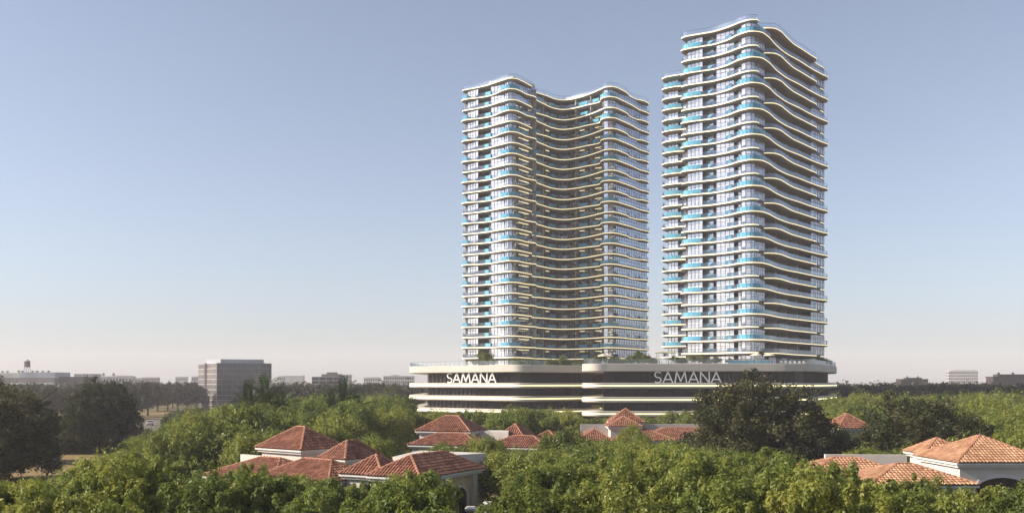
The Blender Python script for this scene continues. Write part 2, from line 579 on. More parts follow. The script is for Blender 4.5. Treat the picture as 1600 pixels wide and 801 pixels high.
def make_tower(name, label, org, odd, even, core, bays, fins, pools_odd, pools_even, strips, plant):
    W = lambda pl: [uvw(org, u, v) for u, v in pl]
    root = empty(name, (org[0], org[1], DECK))
    tag(root, label, 'tower', 'twin residential towers')
    base = Vector((-org[0], -org[1], -DECK))
    # slabs
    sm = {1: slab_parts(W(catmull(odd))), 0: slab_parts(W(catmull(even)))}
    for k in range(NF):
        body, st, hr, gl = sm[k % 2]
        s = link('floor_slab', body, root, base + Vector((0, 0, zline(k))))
        link('light_strip', st, s); link('handrail', hr, s); link('balustrade', gl, s)
    # core walls behind everything
    c = MB()
    c.prism(ccw(W(core)), DECK, zline(0) - 0.2)
    c.build('core_wall', 'core', root, base)
    # glazed bays, one per floor
    zb, zt = 0.0, FH - 0.95
    for bi, (pts, gm, step) in enumerate(bays):
        P = W(pts)
        variants = [window_meshes(P, 0, FH - 0.78, gm, step, seed=bi * 7 + s) for s in range(3)]
        for k in range(1, NF + 1):
            z = (zline(k) + 0.36) if k < NF else DECK
            w, f = variants[(k * 5 + bi) % 3]
            wo_ = link('window', w, root, base + Vector((0, 0, z)))
            link('frame', f, wo_)
    # dividing fins
    for (p, q) in fins:
        a, b = W([p, q])
        for k in range(1, NF):
            fm = MB(); fm.obox(a, b, 0.22, zline(k) + 0.35, zline(k - 1) - 0.70)
            if k == 1: fme = fm.mesh('fin_wall', 'fin_white'); z1 = zline(1)
            link('fin_wall', fme, root, base + Vector((0, 0, zline(k) - z1)))
    # pools
    for par, ps in ((1, pools_odd), (0, pools_even)):
        for pts in ps:
            me = pool_mesh(W(catmull(pts, 3, False)) if len(pts) > 2 else W(pts))
            for k in range(par if par else 2, NF, 2):
                link('plunge_pool', me, root, base + Vector((0, 0, zline(k))))
    # warm ceiling strips in the balconies
    for (p, q, ks) in strips:
        a, b = W([p, q])
        s = MB(); s.obox(a, b, 0.18, -0.92, -0.80)
        me = s.mesh('ceiling_light', 'led')
        for k in ks:
            link('ceiling_light', me, root, base + Vector((0, 0, zline(k))))
    for (u0, v0, u1, v1, h) in plant:
        b = MB(); b.prism(ccw(W([(u0, v0), (u1, v0), (u1, v1), (u0, v1)])), zline(0) + 0.3, zline(0) + h)
        b.build('plant_room', 'fin_white', root, base)
    return root

# right tower, plan in its own axes (u deep along the right face, v along the left face)
ORG_R = (64.8, 256.0)
back_r = [(52.5, 2), (53, 22), (52.5, 44), (50.5, 45.8), (40, 46), (31, 45.6), (29.3, 44.6)]
odd_r = [(29.0, 43.4), (29.0, 40.9), (30.2, 37.5), (31, 30), (30.5, 24.6), (28.5, 23.4), (20, 23.2), (10, 23.2), (3, 23.3), (1.1, 22.7),
         (0.8, 20.3), (1.5, 16.8), (2.2, 13.5), (1.5, 8.9), (-0.6, 4.2), (-0.8, 0.9), (1.2, -0.9), (5.2, -1.2), (13.2, -0.2), (21.8, 0.3),
         (29.8, -0.2), (38.9, -0.4), (46.4, -0.9), (50.2, -1.2), (52.0, -0.4)] + back_r
even_r = [(28.6, 43.2), (28.7, 41.2), (29.2, 37.5), (30, 30), (30.0, 24.2), (28.3, 23), (20, 22.8), (10, 22.8), (3, 22.9), (0.9, 22.4),
          (0.5, 21.2), (1.1, 17.2), (1.8, 13.3), (1.2, 8.3), (0.0, 4.1), (0.1, 1.2), (1.4, -0.1), (2.6, 0.1), (3.4, 1.3), (5.5, 1.4), (7.8, 1.3),
          (8.5, 0.2), (9.9, -1.1), (12.4, -1.6), (18.5, -1.1), (24.8, -0.6), (30.9, -0.8), (37.2, -0.9), (41.8, -0.9), (43.0, -0.2), (43.6, 0.5), (47, 0.6), (51.6, 0.7)] + back_r
core_r = [(31.2, 43.5), (31.2, 40), (33, 40), (33, 22), (2.6, 22), (2.2, 21.2), (2.2, 16.5), (4.0, 16.5), (4.0, 12.5), (2.6, 12.5), (2.6, 7.2), (5.0, 7.2), (5.0, 6.0),
          (2.6, 6.0), (2.6, 4.4), (1.0, 4.3), (0.6, 2.9), (0.9, 1.6), (2.0, 1.0), (8.4, 1.0), (8.4, 4.2), (42.4, 4.2), (42.4, 1.2), (43.2, 0.5), (51.3, 0.5), (51.3, 43.5)]
bays_r = [([(2.2, 21.2), (2.2, 16.5)], 'glass_wall', 1.2), ([(4.0, 16.5), (4.0, 14.0)], 'glass_wall', 1.25), ([(2.6, 12.5), (2.6, 7.2)], 'glass_wall', 1.3),
          ([(2.6, 6.0), (2.6, 4.4)], 'glass_wall', 0.8), ([(1.0, 4.3), (0.6, 2.9), (0.9, 1.6), (2.0, 1.0)], 'glass_wall', 1.8), ([(2.0, 1.0), (8.4, 1.0)], 'glass_wall', 1.3),
          ([(12, 4.2), (15.5, 4.2)], 'glass_door', 1.2), ([(19, 4.2), (23.5, 4.2)], 'glass_wall', 1.2), ([(28, 4.2), (31.5, 4.2)], 'glass_door', 1.2), ([(34, 4.2), (41, 4.2)], 'glass_blue', 1.3),
          ([(42.4, 1.2), (43.2, 0.5), (51.3, 0.5)], 'glass_wall', 1.3), ([(31.2, 43.5), (31.2, 40.0)], 'glass_wall', 1.2), ([(31.2, 40), (33, 40), (33, 33)], 'glass_door', 1.4)]
fins_r = [((17.2, 4.1), (17.2, 1.4)), ((26.0, 4.1), (26.0, 1.8)), ((33.0, 4.1), (33.0, 1.4))]
pools_or = [[(1.0, 5.2), (-0.1, 4.0), (-0.35, 1.2), (1.2, -0.45), (4.0, -0.7)], [(4.0, 22.8), (1.6, 22.3), (1.25, 20.3), (1.9, 16.8)], [(3.4, 15.2), (2.9, 13.1)], [(2.6, 9.6), (1.6, 7.2)]]
pools_or.append([(30.5, 43.9), (29.4, 43.2), (29.4, 40.9), (30.4, 38.5)])
pools_er = [[(2.5, 15.0), (2.5, 13.0)], [(2.0, 8.8), (1.5, 6.6)]]
make_tower('residential_tower', 'nearer wave-balconied tower rising on the right half of the podium', ORG_R, odd_r, even_r, core_r, bays_r, fins_r,
           pools_or, pools_er, [], [(12, 6, 22, 14, 3.2), (36, 8, 46, 20, 2.6)])

# left tower
ORG_L = (0.0, 304.0)
back_l = [(55.0, -16.5), (55.3, 0), (55, 21), (53, 22.8), (40, 23.2), (20, 23.2), (4, 23.3)]
odd_l = [(1.9, 22.9), (0.9, 21.6), (0.9, 19.8), (2.4, 15.5), (2.7, 10), (1.0, 4.6), (0.9, 1.9), (2.4, 0.6), (5.0, 0.5), (9.0, 1.1), (13.0, 0.6), (14.2, 1.0), (15.6, 2.1),
         (21.2, 3.1), (27.2, 3.4), (30.6, 2.0), (31.6, -1.4), (31.3, -7.1), (30.7, -13.0), (28.9, -14.4), (27.5, -16.6), (28.0, -18.8), (29.6, -19.7), (32.9, -19.7),
         (40.9, -19.3), (47.5, -18.5), (52.8, -18.7), (54.6, -18.0)] + back_l
even_l = [(2.3, 22.9), (1.5, 22.0), (1.6, 20.5), (2.1, 17), (2.3, 12.6), (1.3, 5.1), (1.3, 1.9), (2.6, 0.6), (5.4, 0.5), (9.5, 1.0), (12.4, 1.5), (13.4, 2.3), (14.2, 3.9), (15.4, 4.4),
          (18.5, 4.3), (24, 3.7), (28.7, 3.6), (31.4, 1.9), (32, -3.5), (30.9, -8.9), (29.1, -13.9), (28.0, -17.2), (28.9, -19.1), (30.8, -19.7), (34.4, -19.6), (38.6, -19.1),
          (40.6, -18.3), (44, -18.0), (46.4, -18.1), (48.0, -18.7), (52.2, -18.9), (54.2, -18.0)] + back_l
core_l = [(2.8, 22), (2.6, 20.8), (2.6, 16.2), (5.0, 16.2), (5.0, 11.2), (3.2, 11.2), (3.2, 5.6), (5.5, 5.6), (5.5, 4.9), (2.5, 4.8), (2.2, 3.2), (2.8, 2.2), (4.4, 1.9),
          (13.6, 2.6), (13.8, 6.2), (33.6, 6.2), (34.0, 5.6), (34.0, -14.6), (30.0, -14.6), (29.2, -15.6), (29.3, -17.2), (30.6, -18.2), (32.2, -18.3), (53.4, -17.4), (53.4, 22)]
bays_l = [([(2.6, 20.8), (2.6, 16.2)], 'glass_wall', 1.2), ([(5.0, 13.6), (5.0, 11.2)], 'glass_door', 1.2), ([(3.2, 11.2), (3.2, 5.6)], 'glass_wall', 1.3),
          ([(2.5, 4.8), (2.2, 3.2), (2.8, 2.2), (4.4, 1.9)], 'glass_wall', 1.0), ([(4.4, 1.9), (13.6, 2.6)], 'glass_blue', 1.2),
          ([(15, 6.2), (20, 6.2)], 'glass_door', 1.3), ([(23, 6.2), (30, 6.2)], 'glass_door', 1.3), ([(34, 4.6), (34, -1.5)], 'glass_door', 1.3), ([(34, -3.2), (34, -8)], 'glass_door', 1.3), ([(34, -9.5), (34, -14)], 'glass_blue', 1.2),
          ([(30.0, -14.6), (29.2, -15.6), (29.3, -17.2), (30.6, -18.2)], 'glass_wall', 1.2), ([(30.6, -18.2), (32.2, -18.3), (53.4, -17.4)], 'glass_blue', 1.15)]
fins_l = [((13.9, 6.1), (13.9, 0.9)), ((22.0, 6.1), (22.0, 3.8)), ((33.9, -2.2), (32.2, -2.2)), ((33.9, -8.7), (31.6, -8.7))]
pools_ol = [[(1.8, 5.8), (1.3, 4.4), (1.3, 2.0), (2.6, 1.0), (5.0, 0.95)], [(4.0, 22.8), (2.0, 22.3), (1.3, 21.2), (1.4, 19.8)], [(3.2, 13.4), (3.1, 11.0)],
            [(29.2, -14.6), (28.0, -16.6), (28.4, -18.5), (29.8, -19.2), (32.5, -19.2)], [(16.4, 2.7), (20, 3.3)], [(24.5, 3.8), (28.5, 3.7)], [(31.9, -4.0), (31.7, -7.6)], [(31.4, -10), (31.2, -12.6)]]
pools_el = [[(2.7, 13.2), (2.6, 11.4)], [(17, 4.8), (20.5, 4.5)], [(26, 4.1), (28.7, 4.0)], [(32.3, -4.5), (31.6, -7.8)]]
strips_l = [((6, 2.0), (11.5, 2.2), range(4, 27)), ((33.0, -9.6), (33.0, -12.4), range(2, 27)), ((16, 4.9), (19, 4.9), range(2, 27, 2)), ((32.9, -3.4), (32.9, -5.4), range(3, 27, 2)), ((25, 5.2), (27, 5.2), range(3, 27, 2))]
make_tower('residential_tower', 'farther wave-balconied tower with a deep shaded inner corner, left of its twin', ORG_L, odd_l, even_l, core_l, bays_l, fins_l,
           pools_ol, pools_el, strips_l, [(8, 6, 20, 16, 3.2), (38, -8, 48, 6, 3.0)])

# ------------------------------------------------------------------ podium, two buildings end to end
PL = [4.95, 8.42, 11.9]          # light lines of the three lower slabs
def podium(name, label, outline, facade, fin_runs, glassy):
    root = empty(name, (outline[0][0], outline[0][1], 0))
    tag(root, label, 'podium', 'halves of the podium')
    base = Vector((-outline[0][0], -outline[0][1], 0))
    pl = ccw(catmull(outline, 5))
    n = len(pl)
    i1, i2 = inset(pl, 0.12), inset(pl, 0.9)
    r = lambda p, z: [(x, y, z) for x, y in p]
    for z in PL:
        b = MB()
        b.loft([r(i2, z - 0.75), r(i1, z - 0.62), r(pl, z - 0.52), r(pl, z + 0.55), r(i1, z + 0.65), r(i2, z + 0.65)])
        s = b.build('floor_slab', 'podium_cream', root, base)
        st = MB()
        pr = inset(pl, -0.03)
        for k in range(n):
            j = (k + 1) % n
            st.add([(*pr[k], z - 0.17), (*pr[j], z - 0.17), (*pr[j], z + 0.09), (*pr[k], z + 0.09)], [(0, 1, 2, 3)])
        st.build('light_strip', 'led_warm', s)
    b = MB()
    b.loft([r(i2, 15.3), r(i1, 15.36), r(pl, 15.5), r(pl, DECK - 0.08), r(i1, DECK), r(i2, DECK)])
    s = b.build('roof_slab', 'podium_cream', root, base)
    # glass balustrade and posts on the roof edge
    ri = inset(pl, 0.35)
    h, gl = MB(), MB()
    acc = 0
    for k in range(n):
        j = (k + 1) % n
        a, c = Vector(ri[k]), Vector(ri[j])
        gl.add([(*a, DECK), (*c, DECK), (*c, DECK + 1.1), (*a, DECK + 1.1)], [(0, 1, 2, 3)])
        h.obox(a, c, 0.06, DECK + 1.1, DECK + 1.15)
        L = (c - a).length
        while acc < L:
            p = a + (c - a) * (acc / max(L, 1e-6))
            h.box(p.x - 0.03, p.y - 0.03, DECK, p.x + 0.03, p.y + 0.03, DECK + 1.1)
            acc += 1.8
        acc -= L
    gl.build('balustrade', 'balustrade', s); h.build('handrail', 'rail', s)
    # dark walls behind the slabs and their upright louvres
    fc = ccw(facade)
    levels = [(0.0, PL[0] - 0.7), (PL[0] + 0.6, PL[1] - 0.7), (PL[1] + 0.6, PL[2] - 0.7), (PL[2] + 0.6, 15.35)]
    for li, (z0, z1) in enumerate(levels):
        b = MB(); b.prism(fc, z0, z1, False, False)
        b.build('dark_wall', 'dark_glass', root, base)
        for (a, c, sp, m_, lv) in fin_runs:
            if li not in lv: continue
            a_, c_ = Vector(a), Vector(c)
            nf = int((c_ - a_).length / sp)
            d = (c_ - a_) / nf
            f_ = MB()
            nrm = Vector((d.y, -d.x)).normalized()
            for q in range(nf + 1):
                p = a_ + d * q
                f_.obox(p + nrm * 0.02, p + nrm * 0.34, 0.10, z0, z1)
            f_o = f_.build('louvre_screen', m_, root, base)
            f_o['kind'] = 'stuff'
    return root

out_r = [(18.6, 237.8), (20.6, 236.2), (24, 236), (40, 236), (56, 236), (69, 236), (72.5, 236.8), (75, 239.5), (82, 253), (90, 269), (93.4, 276.4), (96, 284), (100, 297), (100, 320), (99, 350), (97, 352), (70, 352), (51, 352), (49.5, 350), (49.5, 320), (49.5, 303), (47.5, 301), (40, 301), (28, 301), (26.5, 299), (26.5, 280), (25.5, 266), (21, 252), (18.0, 243), (17.6, 240)]
fac_r = [(22.8, 240), (22.8, 238.2), (70, 238.2), (73.2, 240.6), (88.5, 270), (97, 299), (97, 349), (52, 349), (52, 298), (29, 298), (29, 266), (24.6, 252)]
podium('podium_building', 'right half of the dark podium, its white slabs nearest the camera', out_r, fac_r,
       [((22.8, 238.2), (70, 238.2), 0.55, 'louvre', (0, 1, 2, 3)), ((73.2, 240.6), (88.5, 270), 0.6, 'louvre', (1, 2, 3)), ((36, 238.0), (56, 238.0), 1.1, 'louvre_grey', (3,))], True)
out_l = [(-29.0, 277.0), (-27.6, 274.6), (-25, 272.2), (-16, 264.4), (-6, 255.8), (-1.5, 252.0), (1.6, 250.2), (4.6, 250.4), (8, 252.4), (14, 257), (19.6, 261.6), (21.6, 264.2), (24.6, 272), (25.6, 285), (25.6, 300), (27, 302.4), (40, 303), (47, 303), (48.4, 305), (48.4, 320), (48.4, 350), (46, 352.5), (20, 353), (-20, 353), (-27, 350), (-29, 335), (-30.5, 300), (-30, 281)]
fac_l = [(-24, 275.6), (-23.4, 273.6), (-0.8, 254.3), (2.0, 252.9), (4.4, 253.0), (19.4, 264.6), (22.4, 272), (23, 300), (24, 305), (45.8, 305.6), (45.8, 350), (-24, 350), (-26, 335), (-26.4, 300)]
podium('podium_building', 'left half of the dark podium, its white slabs ending in a rounded corner', out_l, fac_l,
       [((-23.4, 273.6), (-10, 262.2), 1.5, 'louvre_grey', (1, 2, 3)), ((-10, 262.2), (-0.8, 254.3), 0.6, 'louvre', (0, 1, 2, 3)), ((4.4, 253.0), (19.4, 264.6), 0.55, 'louvre', (0, 1, 2, 3))], True)

# ------------------------------------------------------------------ podium letters
def letter_strokes(ch):
    if ch == 'A': return 0.86, [[(0, 0), (0.43, 1)], [(0.43, 1), (0.86, 0)], [(0.15, 0.30), (0.71, 0.30)]]
    if ch == 'M': return 1.06, [[(0, 0), (0.16, 1)], [(0.16, 1), (0.53, 0.12)], [(0.53, 0.12), (0.90, 1)], [(0.90, 1), (1.06, 0)]]
    if ch == 'N': return 0.78, [[(0, 0), (0, 1)], [(0, 1), (0.78, 0)], [(0.78, 0), (0.78, 1)]]
    pts = []
    for t in np.linspace(R(35), R(270), 14): pts.append((0.30 + 0.27 * math.cos(t), 0.745 + 0.255 * math.sin(t)))
    for t in np.linspace(R(90), R(-145), 14)[1:]: pts.append((0.29 + 0.29 * math.cos(t), 0.245 + 0.245 * math.sin(t)))
    return 0.58, [pts]

def letter_sign(name, label, a, b, z0, h, word):
    root = empty(name, (a[0], a[1], z0), math.atan2(b[1] - a[1], b[0] - a[0]))
    tag(root, label, 'sign', 'letter signs on the podium')
    L = math.hypot(b[0] - a[0], b[1] - a[1])
    ws = [letter_strokes(c)[0] for c in word]
    gap = 0.20
    tot = sum(ws) + gap * (len(word) - 1)
    sx = L / tot; x = 0.0; t = 0.095 * h; dep = 0.18
    for c, w in zip(word, ws):
        mb = MB()
        for pl in letter_strokes(c)[1]:
            for p, q in zip(pl[:-1], pl[1:]):
                P, Q = Vector((p[0] * sx, p[1] * h)), Vector((q[0] * sx, q[1] * h))
                d = (Q - P).normalized(); n_ = Vector((-d.y, d.x)) * t / 2
                ex = d * t * 0.18
                P, Q = P - ex, Q + ex
                c4 = [P - n_, Q - n_, Q + n_, P + n_]
                vs_ = [(x + k.x, -dep, k.y) for k in c4] + [(x + k.x, dep, k.y) for k in c4]
                mb.add(vs_, [(0, 1, 2, 3), (7, 6, 5, 4), (0, 4, 5, 1), (1, 5, 6, 2), (2, 6, 7, 3), (3, 7, 4, 0)])
                dep -= 0.004
        dep = 0.18
        mb.build('letter', 'letter', root)
        x += (w + gap) * sx
letter_sign('letter_sign', 'white capital letters standing on the nearer right half of the podium', (35.2, 237.1), (51.6, 237.1), PL[2] + 0.72, 2.62, 'SAMANA')
pa, pb = Vector((-25, 272.2)), Vector((-1.5, 252.0))
dv = (pb - pa).normalized(); nv = Vector((dv.y, -dv.x))
def on_left(xp):     # where the sight line of pixel column xp meets the left front edge, 1 m back from it
    a = pa - nv * 1.0
    k = (xp - CX) / F
    t = (k * a.y - a.x) / (dv.x - k * dv.y)
    return a + dv * t
letter_sign('letter_sign', 'white capital letters standing near the rounded left end of the podium', on_left(699), on_left(775), PL[2] + 0.72, 2.62, 'SAMANA')

# ------------------------------------------------------------------ villas: hip roofs of barrel tiles
def slope_tiles(mb, e0, e1, r0, r1, tw=0.30, tl=0.40):
    """cover the slope between eave e0->e1 and ridge r0->r1 (3-D points; r0==r1 for a triangle) with rows of half-round tiles"""
    e0, e1, r0, r1 = Vector(e0), Vector(e1), Vector(r0), Vector(r1)
    ex = (e1 - e0); L = ex.length; ex.normalize()
    up = (r0 - e0) - ex * (r0 - e0).dot(ex)
    H = up.length; up.normalize()
    nrm = ex.cross(up)
    if nrm.z < 0: nrm = -nrm
    a0 = (r0 - e0).dot(ex); a1 = (r1 - e0).dot(ex)
    n = max(1, int(L / tw)); tw = L / n
    for i in range(n):
        s = (i + 0.5) * tw
        if s < a0: top = H * s / max(a0, 1e-6)
        elif s > a1: top = H * (L - s) / max(L - a1, 1e-6)
        else: top = H
        nt_ = int(top / tl + 0.6)
        for j in range(nt_):
            t0 = j * tl - (0.08 if j == 0 else 0.03); t1 = min((j + 1) * tl, top)
            if t1 - t0 < 0.08: continue
            r_ = tw * 0.40
            jit = random.uniform(-0.012, 0.012)
            lo, hi = 0.055 + jit, 0.0
            vs_ = []
            for (t, z) in ((t0, lo), (t1, hi)):
                for (dx, dz) in ((-1, 0.0), (-0.6, 0.75), (0.6, 0.75), (1, 0.0)):
                    vs_.append(e0 + ex * (s + dx * r_) + up * t + nrm * (z + 0.03 + dz * r_))
            mb.add(vs_, [(0, 1, 5, 4), (1, 2, 6, 5), (2, 3, 7, 6), (3, 2, 1, 0)])

def cap_line(mb, a, b, r_=0.13, seg=0.42):
    a, b = Vector(a), Vector(b)
    n = max(1, int((b - a).length / seg))
    for i in range(n):
        p, q = a + (b - a) * (i / n), a + (b - a) * ((i + 1.06) / n)
        mb.tube([p + Vector((0, 0, 0.07)), q + Vector((0, 0, 0.04))], [r_, r_ * 0.86], 6)

def hip_house(parent, C, ang, la, lb, ez, rz_, tile='tile_red', wall='stucco', wall_z0=0.0, over=0.45, walls=True, ridge_axis=None):
    """block with a hip roof. C = nearest eave corner in plan, side a runs at angle ang (deg) for la, side b at ang+90 for lb.
    Built in world coordinates, parented to an Empty at parent location."""
    base = -Vector(parent.location)
    a = Vector((math.cos(R(ang)), math.sin(R(ang)))); b = Vector((-a.y, a.x))
    C = Vector(C)
    P = lambda s, t, z: Vector((*(C + a * s + b * t), z))
    if la >= lb:
        h = lb / 2; k0, k1 = P(h, h, rz_), P(la - h, h, rz_)
        slopes = [((P(0, 0, ez), P(la, 0, ez), k0, k1)), (P(la, 0, ez), P(la, lb, ez), k1, k1), (P(la, lb, ez), P(0, lb, ez), k1, k0), (P(0, lb, ez), P(0, 0, ez), k0, k0)]
        hips = [(P(0, 0, ez), k0), (P(0, lb, ez), k0), (P(la, 0, ez), k1), (P(la, lb, ez), k1)]
    else:
        h = la / 2; k0, k1 = P(h, h, rz_), P(h, lb - h, rz_)
        slopes = [(P(0, 0, ez), P(la, 0, ez), k0, k0), (P(la, 0, ez), P(la, lb, ez), k0, k1), (P(la, lb, ez), P(0, lb, ez), k1, k1), (P(0, lb, ez), P(0, 0, ez), k1, k0)]
        hips = [(P(0, 0, ez), k0), (P(la, 0, ez), k0), (P(0, lb, ez), k1), (P(la, lb, ez), k1)]
    u = MB()
    for (e0, e1, r0, r1) in slopes:
        u.add([e0, e1, r1, r0], [(0, 1, 2, 3)]) if (r0 - r1).length > 1e-6 else u.add([e0, e1, r0], [(0, 1, 2)])
    u.add([P(0, 0, ez - 0.03), P(la, 0, ez - 0.03), P(la, lb, ez - 0.03), P(0, lb, ez - 0.03)], [(3, 2, 1, 0)])
    roof = u.build('roof', 'underlay', parent, base)
    for (e0, e1, r0, r1) in slopes:
        t = MB(); slope_tiles(t, e0, e1, r0, r1)
        o = t.build('roof_tiles', tile, roof); o['kind'] = 'stuff'
    c = MB()
    for (p, q) in hips: cap_line(c, p, q)
    if (k0 - k1).length > 0.1: cap_line(c, k0, k1)
    o = c.build('ridge_caps', 'hip_cap', roof); o['kind'] = 'stuff'
    # eave cornice in two steps
    q = MB()
    for (d, z0, z1) in ((-0.03, ez - 0.20, ez - 0.035), (0.16, ez - 0.42, ez - 0.20)):
        poly = [P(d, d, 0), P(la - d, d, 0), P(la - d, lb - d, 0), P(d, lb - d, 0)]
        q.prism([(v_.x, v_.y) for v_ in poly], z0, z1)
    q.build('cornice', 'trim', parent, base)
    if walls:
        w = MB(); d = over
        poly = [P(d, d, 0), P(la - d, d, 0), P(la - d, lb - d, 0), P(d, lb - d, 0)]
        w.prism([(v_.x, v_.y) for v_ in poly], wall_z0, ez - 0.42, False, True)
        w.build('wall', wall, parent, base)
    return P, a, b

def arch_opening(parent, c, along, w, z0, zs, zt, gm='wood_dark', ring='trim', depth=0.25, bars=True):
    """arched doorway/window on a wall face: recessed dark leaf, stone surround, bars. c plan point on the wall, along unit vector, outside to its right"""
    base = -Vector(parent.location)
    along = Vector(along).normalized(); n_ = Vector((along.y, -along.x)); c = Vector(c)
    def ring_pts(hw, top):
        pts = [(-hw, z0), (-hw, zs)]
        for k in range(1, 12):
            t = math.pi - math.pi * k / 12
            pts.append((hw * math.cos(t), zs + (top - zs) * math.sin(t)))
        pts += [(hw, zs), (hw, z0)]
        return pts
    pin, pout = ring_pts(w / 2, zt), ring_pts(w / 2 + 0.28, zt + 0.28)
    T = lambda s, z, o_: (*(c + along * s + n_ * o_), z)
    s_ = MB()
    for i in range(len(pin) - 1):
        a0, a1, b0, b1 = pin[i], pin[i + 1], pout[i], pout[i + 1]
        s_.add([T(*a0, 0.10), T(*a1, 0.10), T(*b1, 0.10), T(*b0, 0.10), T(*a0, -0.05), T(*a1, -0.05), T(*b1, -0.05), T(*b0, -0.05)],
               [(0, 1, 2, 3), (4, 5, 1, 0), (3, 2, 6, 7)])
    s_.build('surround', ring, parent, base)
    d_ = MB()
    d_.add([T(p_[0], p_[1], 0.012) for p_ in pin], [tuple(range(len(pin)))])
    door = d_.build('door' if bars else 'window', gm, parent, base)
    if bars:
        b_ = MB()
        for k in range(7):
            s = -w / 2 + w * (k + 0.5) / 7
            top = zs + (zt - zs) * math.sqrt(max(0, 1 - (2 * s / w) ** 2))
            b_.obox(c + along * (s - 0.02), c + along * (s + 0.02), 0.05, z0, top - 0.02, 0.045)
        b_.build('bars', 'iron', door)

def block(parent, name, poly, z0, z1, m_):
    b_ = MB(); b_.prism(ccw(poly), z0, z1)
    return b_.build(name, m_, parent, -Vector(parent.location))

# angle convention: side a goes right-and-back at u (51.6 deg); b = a + 90 goes left-and-back
# --- left villa
v1 = empty('villa', (-21, 90, 0))
tag(v1, 'left villa with several red tiled hip roofs around white walls', 'house', 'red-roofed villas')
hip_house(v1, (-19.8, 90.0), 51.6, 5.6, 6.9, 6.2, 8.15)
hip_house(v1, (-15.0, 86.3), 51.6, 4.9, 3.7, 5.6, 7.1)
hip_house(v1, (-20.9, 83.7), 51.6, 8.0, 10.8, 3.8, 5.45)
hip_house(v1, (-15.2, 79.4), 51.6, 5.6, 9.2, 4.3, 5.75)
block(v1, 'parapet_wall', [(-27.5, 97.2), (-21.4, 92.4), (-21.2, 92.7), (-27.3, 97.5)], 0, 5.3, 'stucco')
block(v1, 'parapet_wall', [(-11.2, 90.0), (-9.4, 88.4), (-2.5, 95.0), (-9.5, 98.5)], 0, 5.6, 'stucco')
# --- gatehouse of the left villa
v2 = empty('gatehouse', (-6, 80, 0))
tag(v2, 'gatehouse with dark red hip roof and arched barred gateway', 'house', 'red-roofed villas')
P2, a2, b2 = hip_house(v2, (-7.2, 75.5), 63.0, 10.5, 5.2, 5.0, 6.5, wall='stucco_ochre')
hip_house(v2, (-10.6, 78.6), 63.0, 4.6, 4.4, 4.9, 6.35, wall='stucco')
ca = Vector(P2(7.0, 0.45, 0)[:2])
arch_opening(v2, ca, a2, 2.1, 0.3, 2.7, 3.6)
for s in (4.6, 9.4):
    pp = Vector(P2(s, 0.36, 0)[:2])
    block(v2, 'pilaster', [tuple(pp - a2 * 0.3 + b2 * 0.2), tuple(pp + a2 * 0.3 + b2 * 0.2), tuple(pp + a2 * 0.3 - b2 * 0.02), tuple(pp - a2 * 0.3 - b2 * 0.02)], 0, 4.55, 'stucco')
# gate piers and iron fence
gate = empty('gate_pier', (0, 0, 0))
bpy.data.objects.remove(gate)
piers = [px(736, 801, 74), px(763, 800, 77), px(792, 792, 80)]
for i, q in enumerate(piers):
    r_ = empty('gate_pier', (q.x, q.y, 0))
    tag(r_, ['stone gate pier with pale cap nearest the arched gateway', 'stone gate pier with pale cap, right of the pier by the gateway', 'stone gate pier half hidden by leaves, farthest right by the gatehouse'][i], 'pier', 'gate piers')
    s_ = MB(); s_.box(-0.33, -0.33, 0, 0.33, 0.33, 2.7); s_.build('shaft', 'stucco_ochre', r_)
    s_ = MB(); s_.loft([[(x * 0.46, y * 0.46, z) for x, y in ((-1, -1), (1, -1), (1, 1), (-1, 1))] for z in (2.7, 2.86)] + [[(x * 0.3, y * 0.3, 3.0) for x, y in ((-1, -1), (1, -1), (1, 1), (-1, 1))]])
    s_.build('cap', 'trim', r_)
for i in range(2):
    p_, q_ = piers[i].xy, piers[i + 1].xy
    d = (q_ - p_).normalized()
    r_ = empty('iron_fence', (*((p_ + q_) / 2), 0))
    tag(r_, ['black iron fence between the two nearer gate piers', 'black iron fence reaching the farthest gate pier'][i], 'fence', 'iron fences')
    base = -Vector(r_.location)
    s_ = MB(); s_.obox(p_ + d * 0.34, q_ - d * 0.34, 0.28, 0, 0.7); s_.build('plinth', 'stucco_ochre', r_, base)
    L = (q_ - p_).length - 0.8
    for k in range(int(L / 0.14)):
        c = p_ + d * (0.45 + k * 0.14)
        if k == 0:
            s_ = MB(); s_.box(-0.014, -0.014, 0.7, 0.014, 0.014, 2.35); bm_ = s_.mesh('bar', 'iron')
        link('bar', bm_, r_, base + Vector((*c, 0)))
    s_ = MB(); s_.obox(p_ + d * 0.34, q_ - d * 0.34, 0.05, 2.1, 2.16); s_.obox(p_ + d * 0.34, q_ - d * 0.34, 0.05, 0.85, 0.91); s_.build('rail', 'iron', r_, base)
# --- middle villa
v3 = empty('villa', (-6, 128, 0))
tag(v3, 'middle villa with a broad red hip roof just below the left podium', 'house', 'red-roofed villas')
A3 = -20.0
def near_left(corner, ang, la):        # nearest corner is the right end of the front: shift to its left end
    return (corner[0] - math.cos(R(ang)) * la, corner[1] - math.sin(R(ang)) * la)
hip_house(v3, near_left((-5.6, 128), A3, 8.1), A3, 8.1, 6.2, 6.0, 7.95)
hip_house(v3, near_left((-4.2, 119.5), A3, 9.8), A3, 9.8, 6.0, 4.6, 6.0)
hip_house(v3, near_left((1.5, 132), A3, 3.5), A3, 3.5, 4.6, 5.2, 6.75)
hip_house(v3, near_left((4.6, 125.0), A3, 8.6), A3, 8.6, 5.6, 4.0, 5.35)
hip_house(v3, near_left((6.4, 134.0), A3, 4.0), A3, 4.0, 4.6, 4.6, 5.7)
block(v3, 'parapet_wall', [(-4.5, 131.5), (-0.5, 130.2), (-0.4, 134), (-4.2, 135)], 0, 5.9, 'stucco')
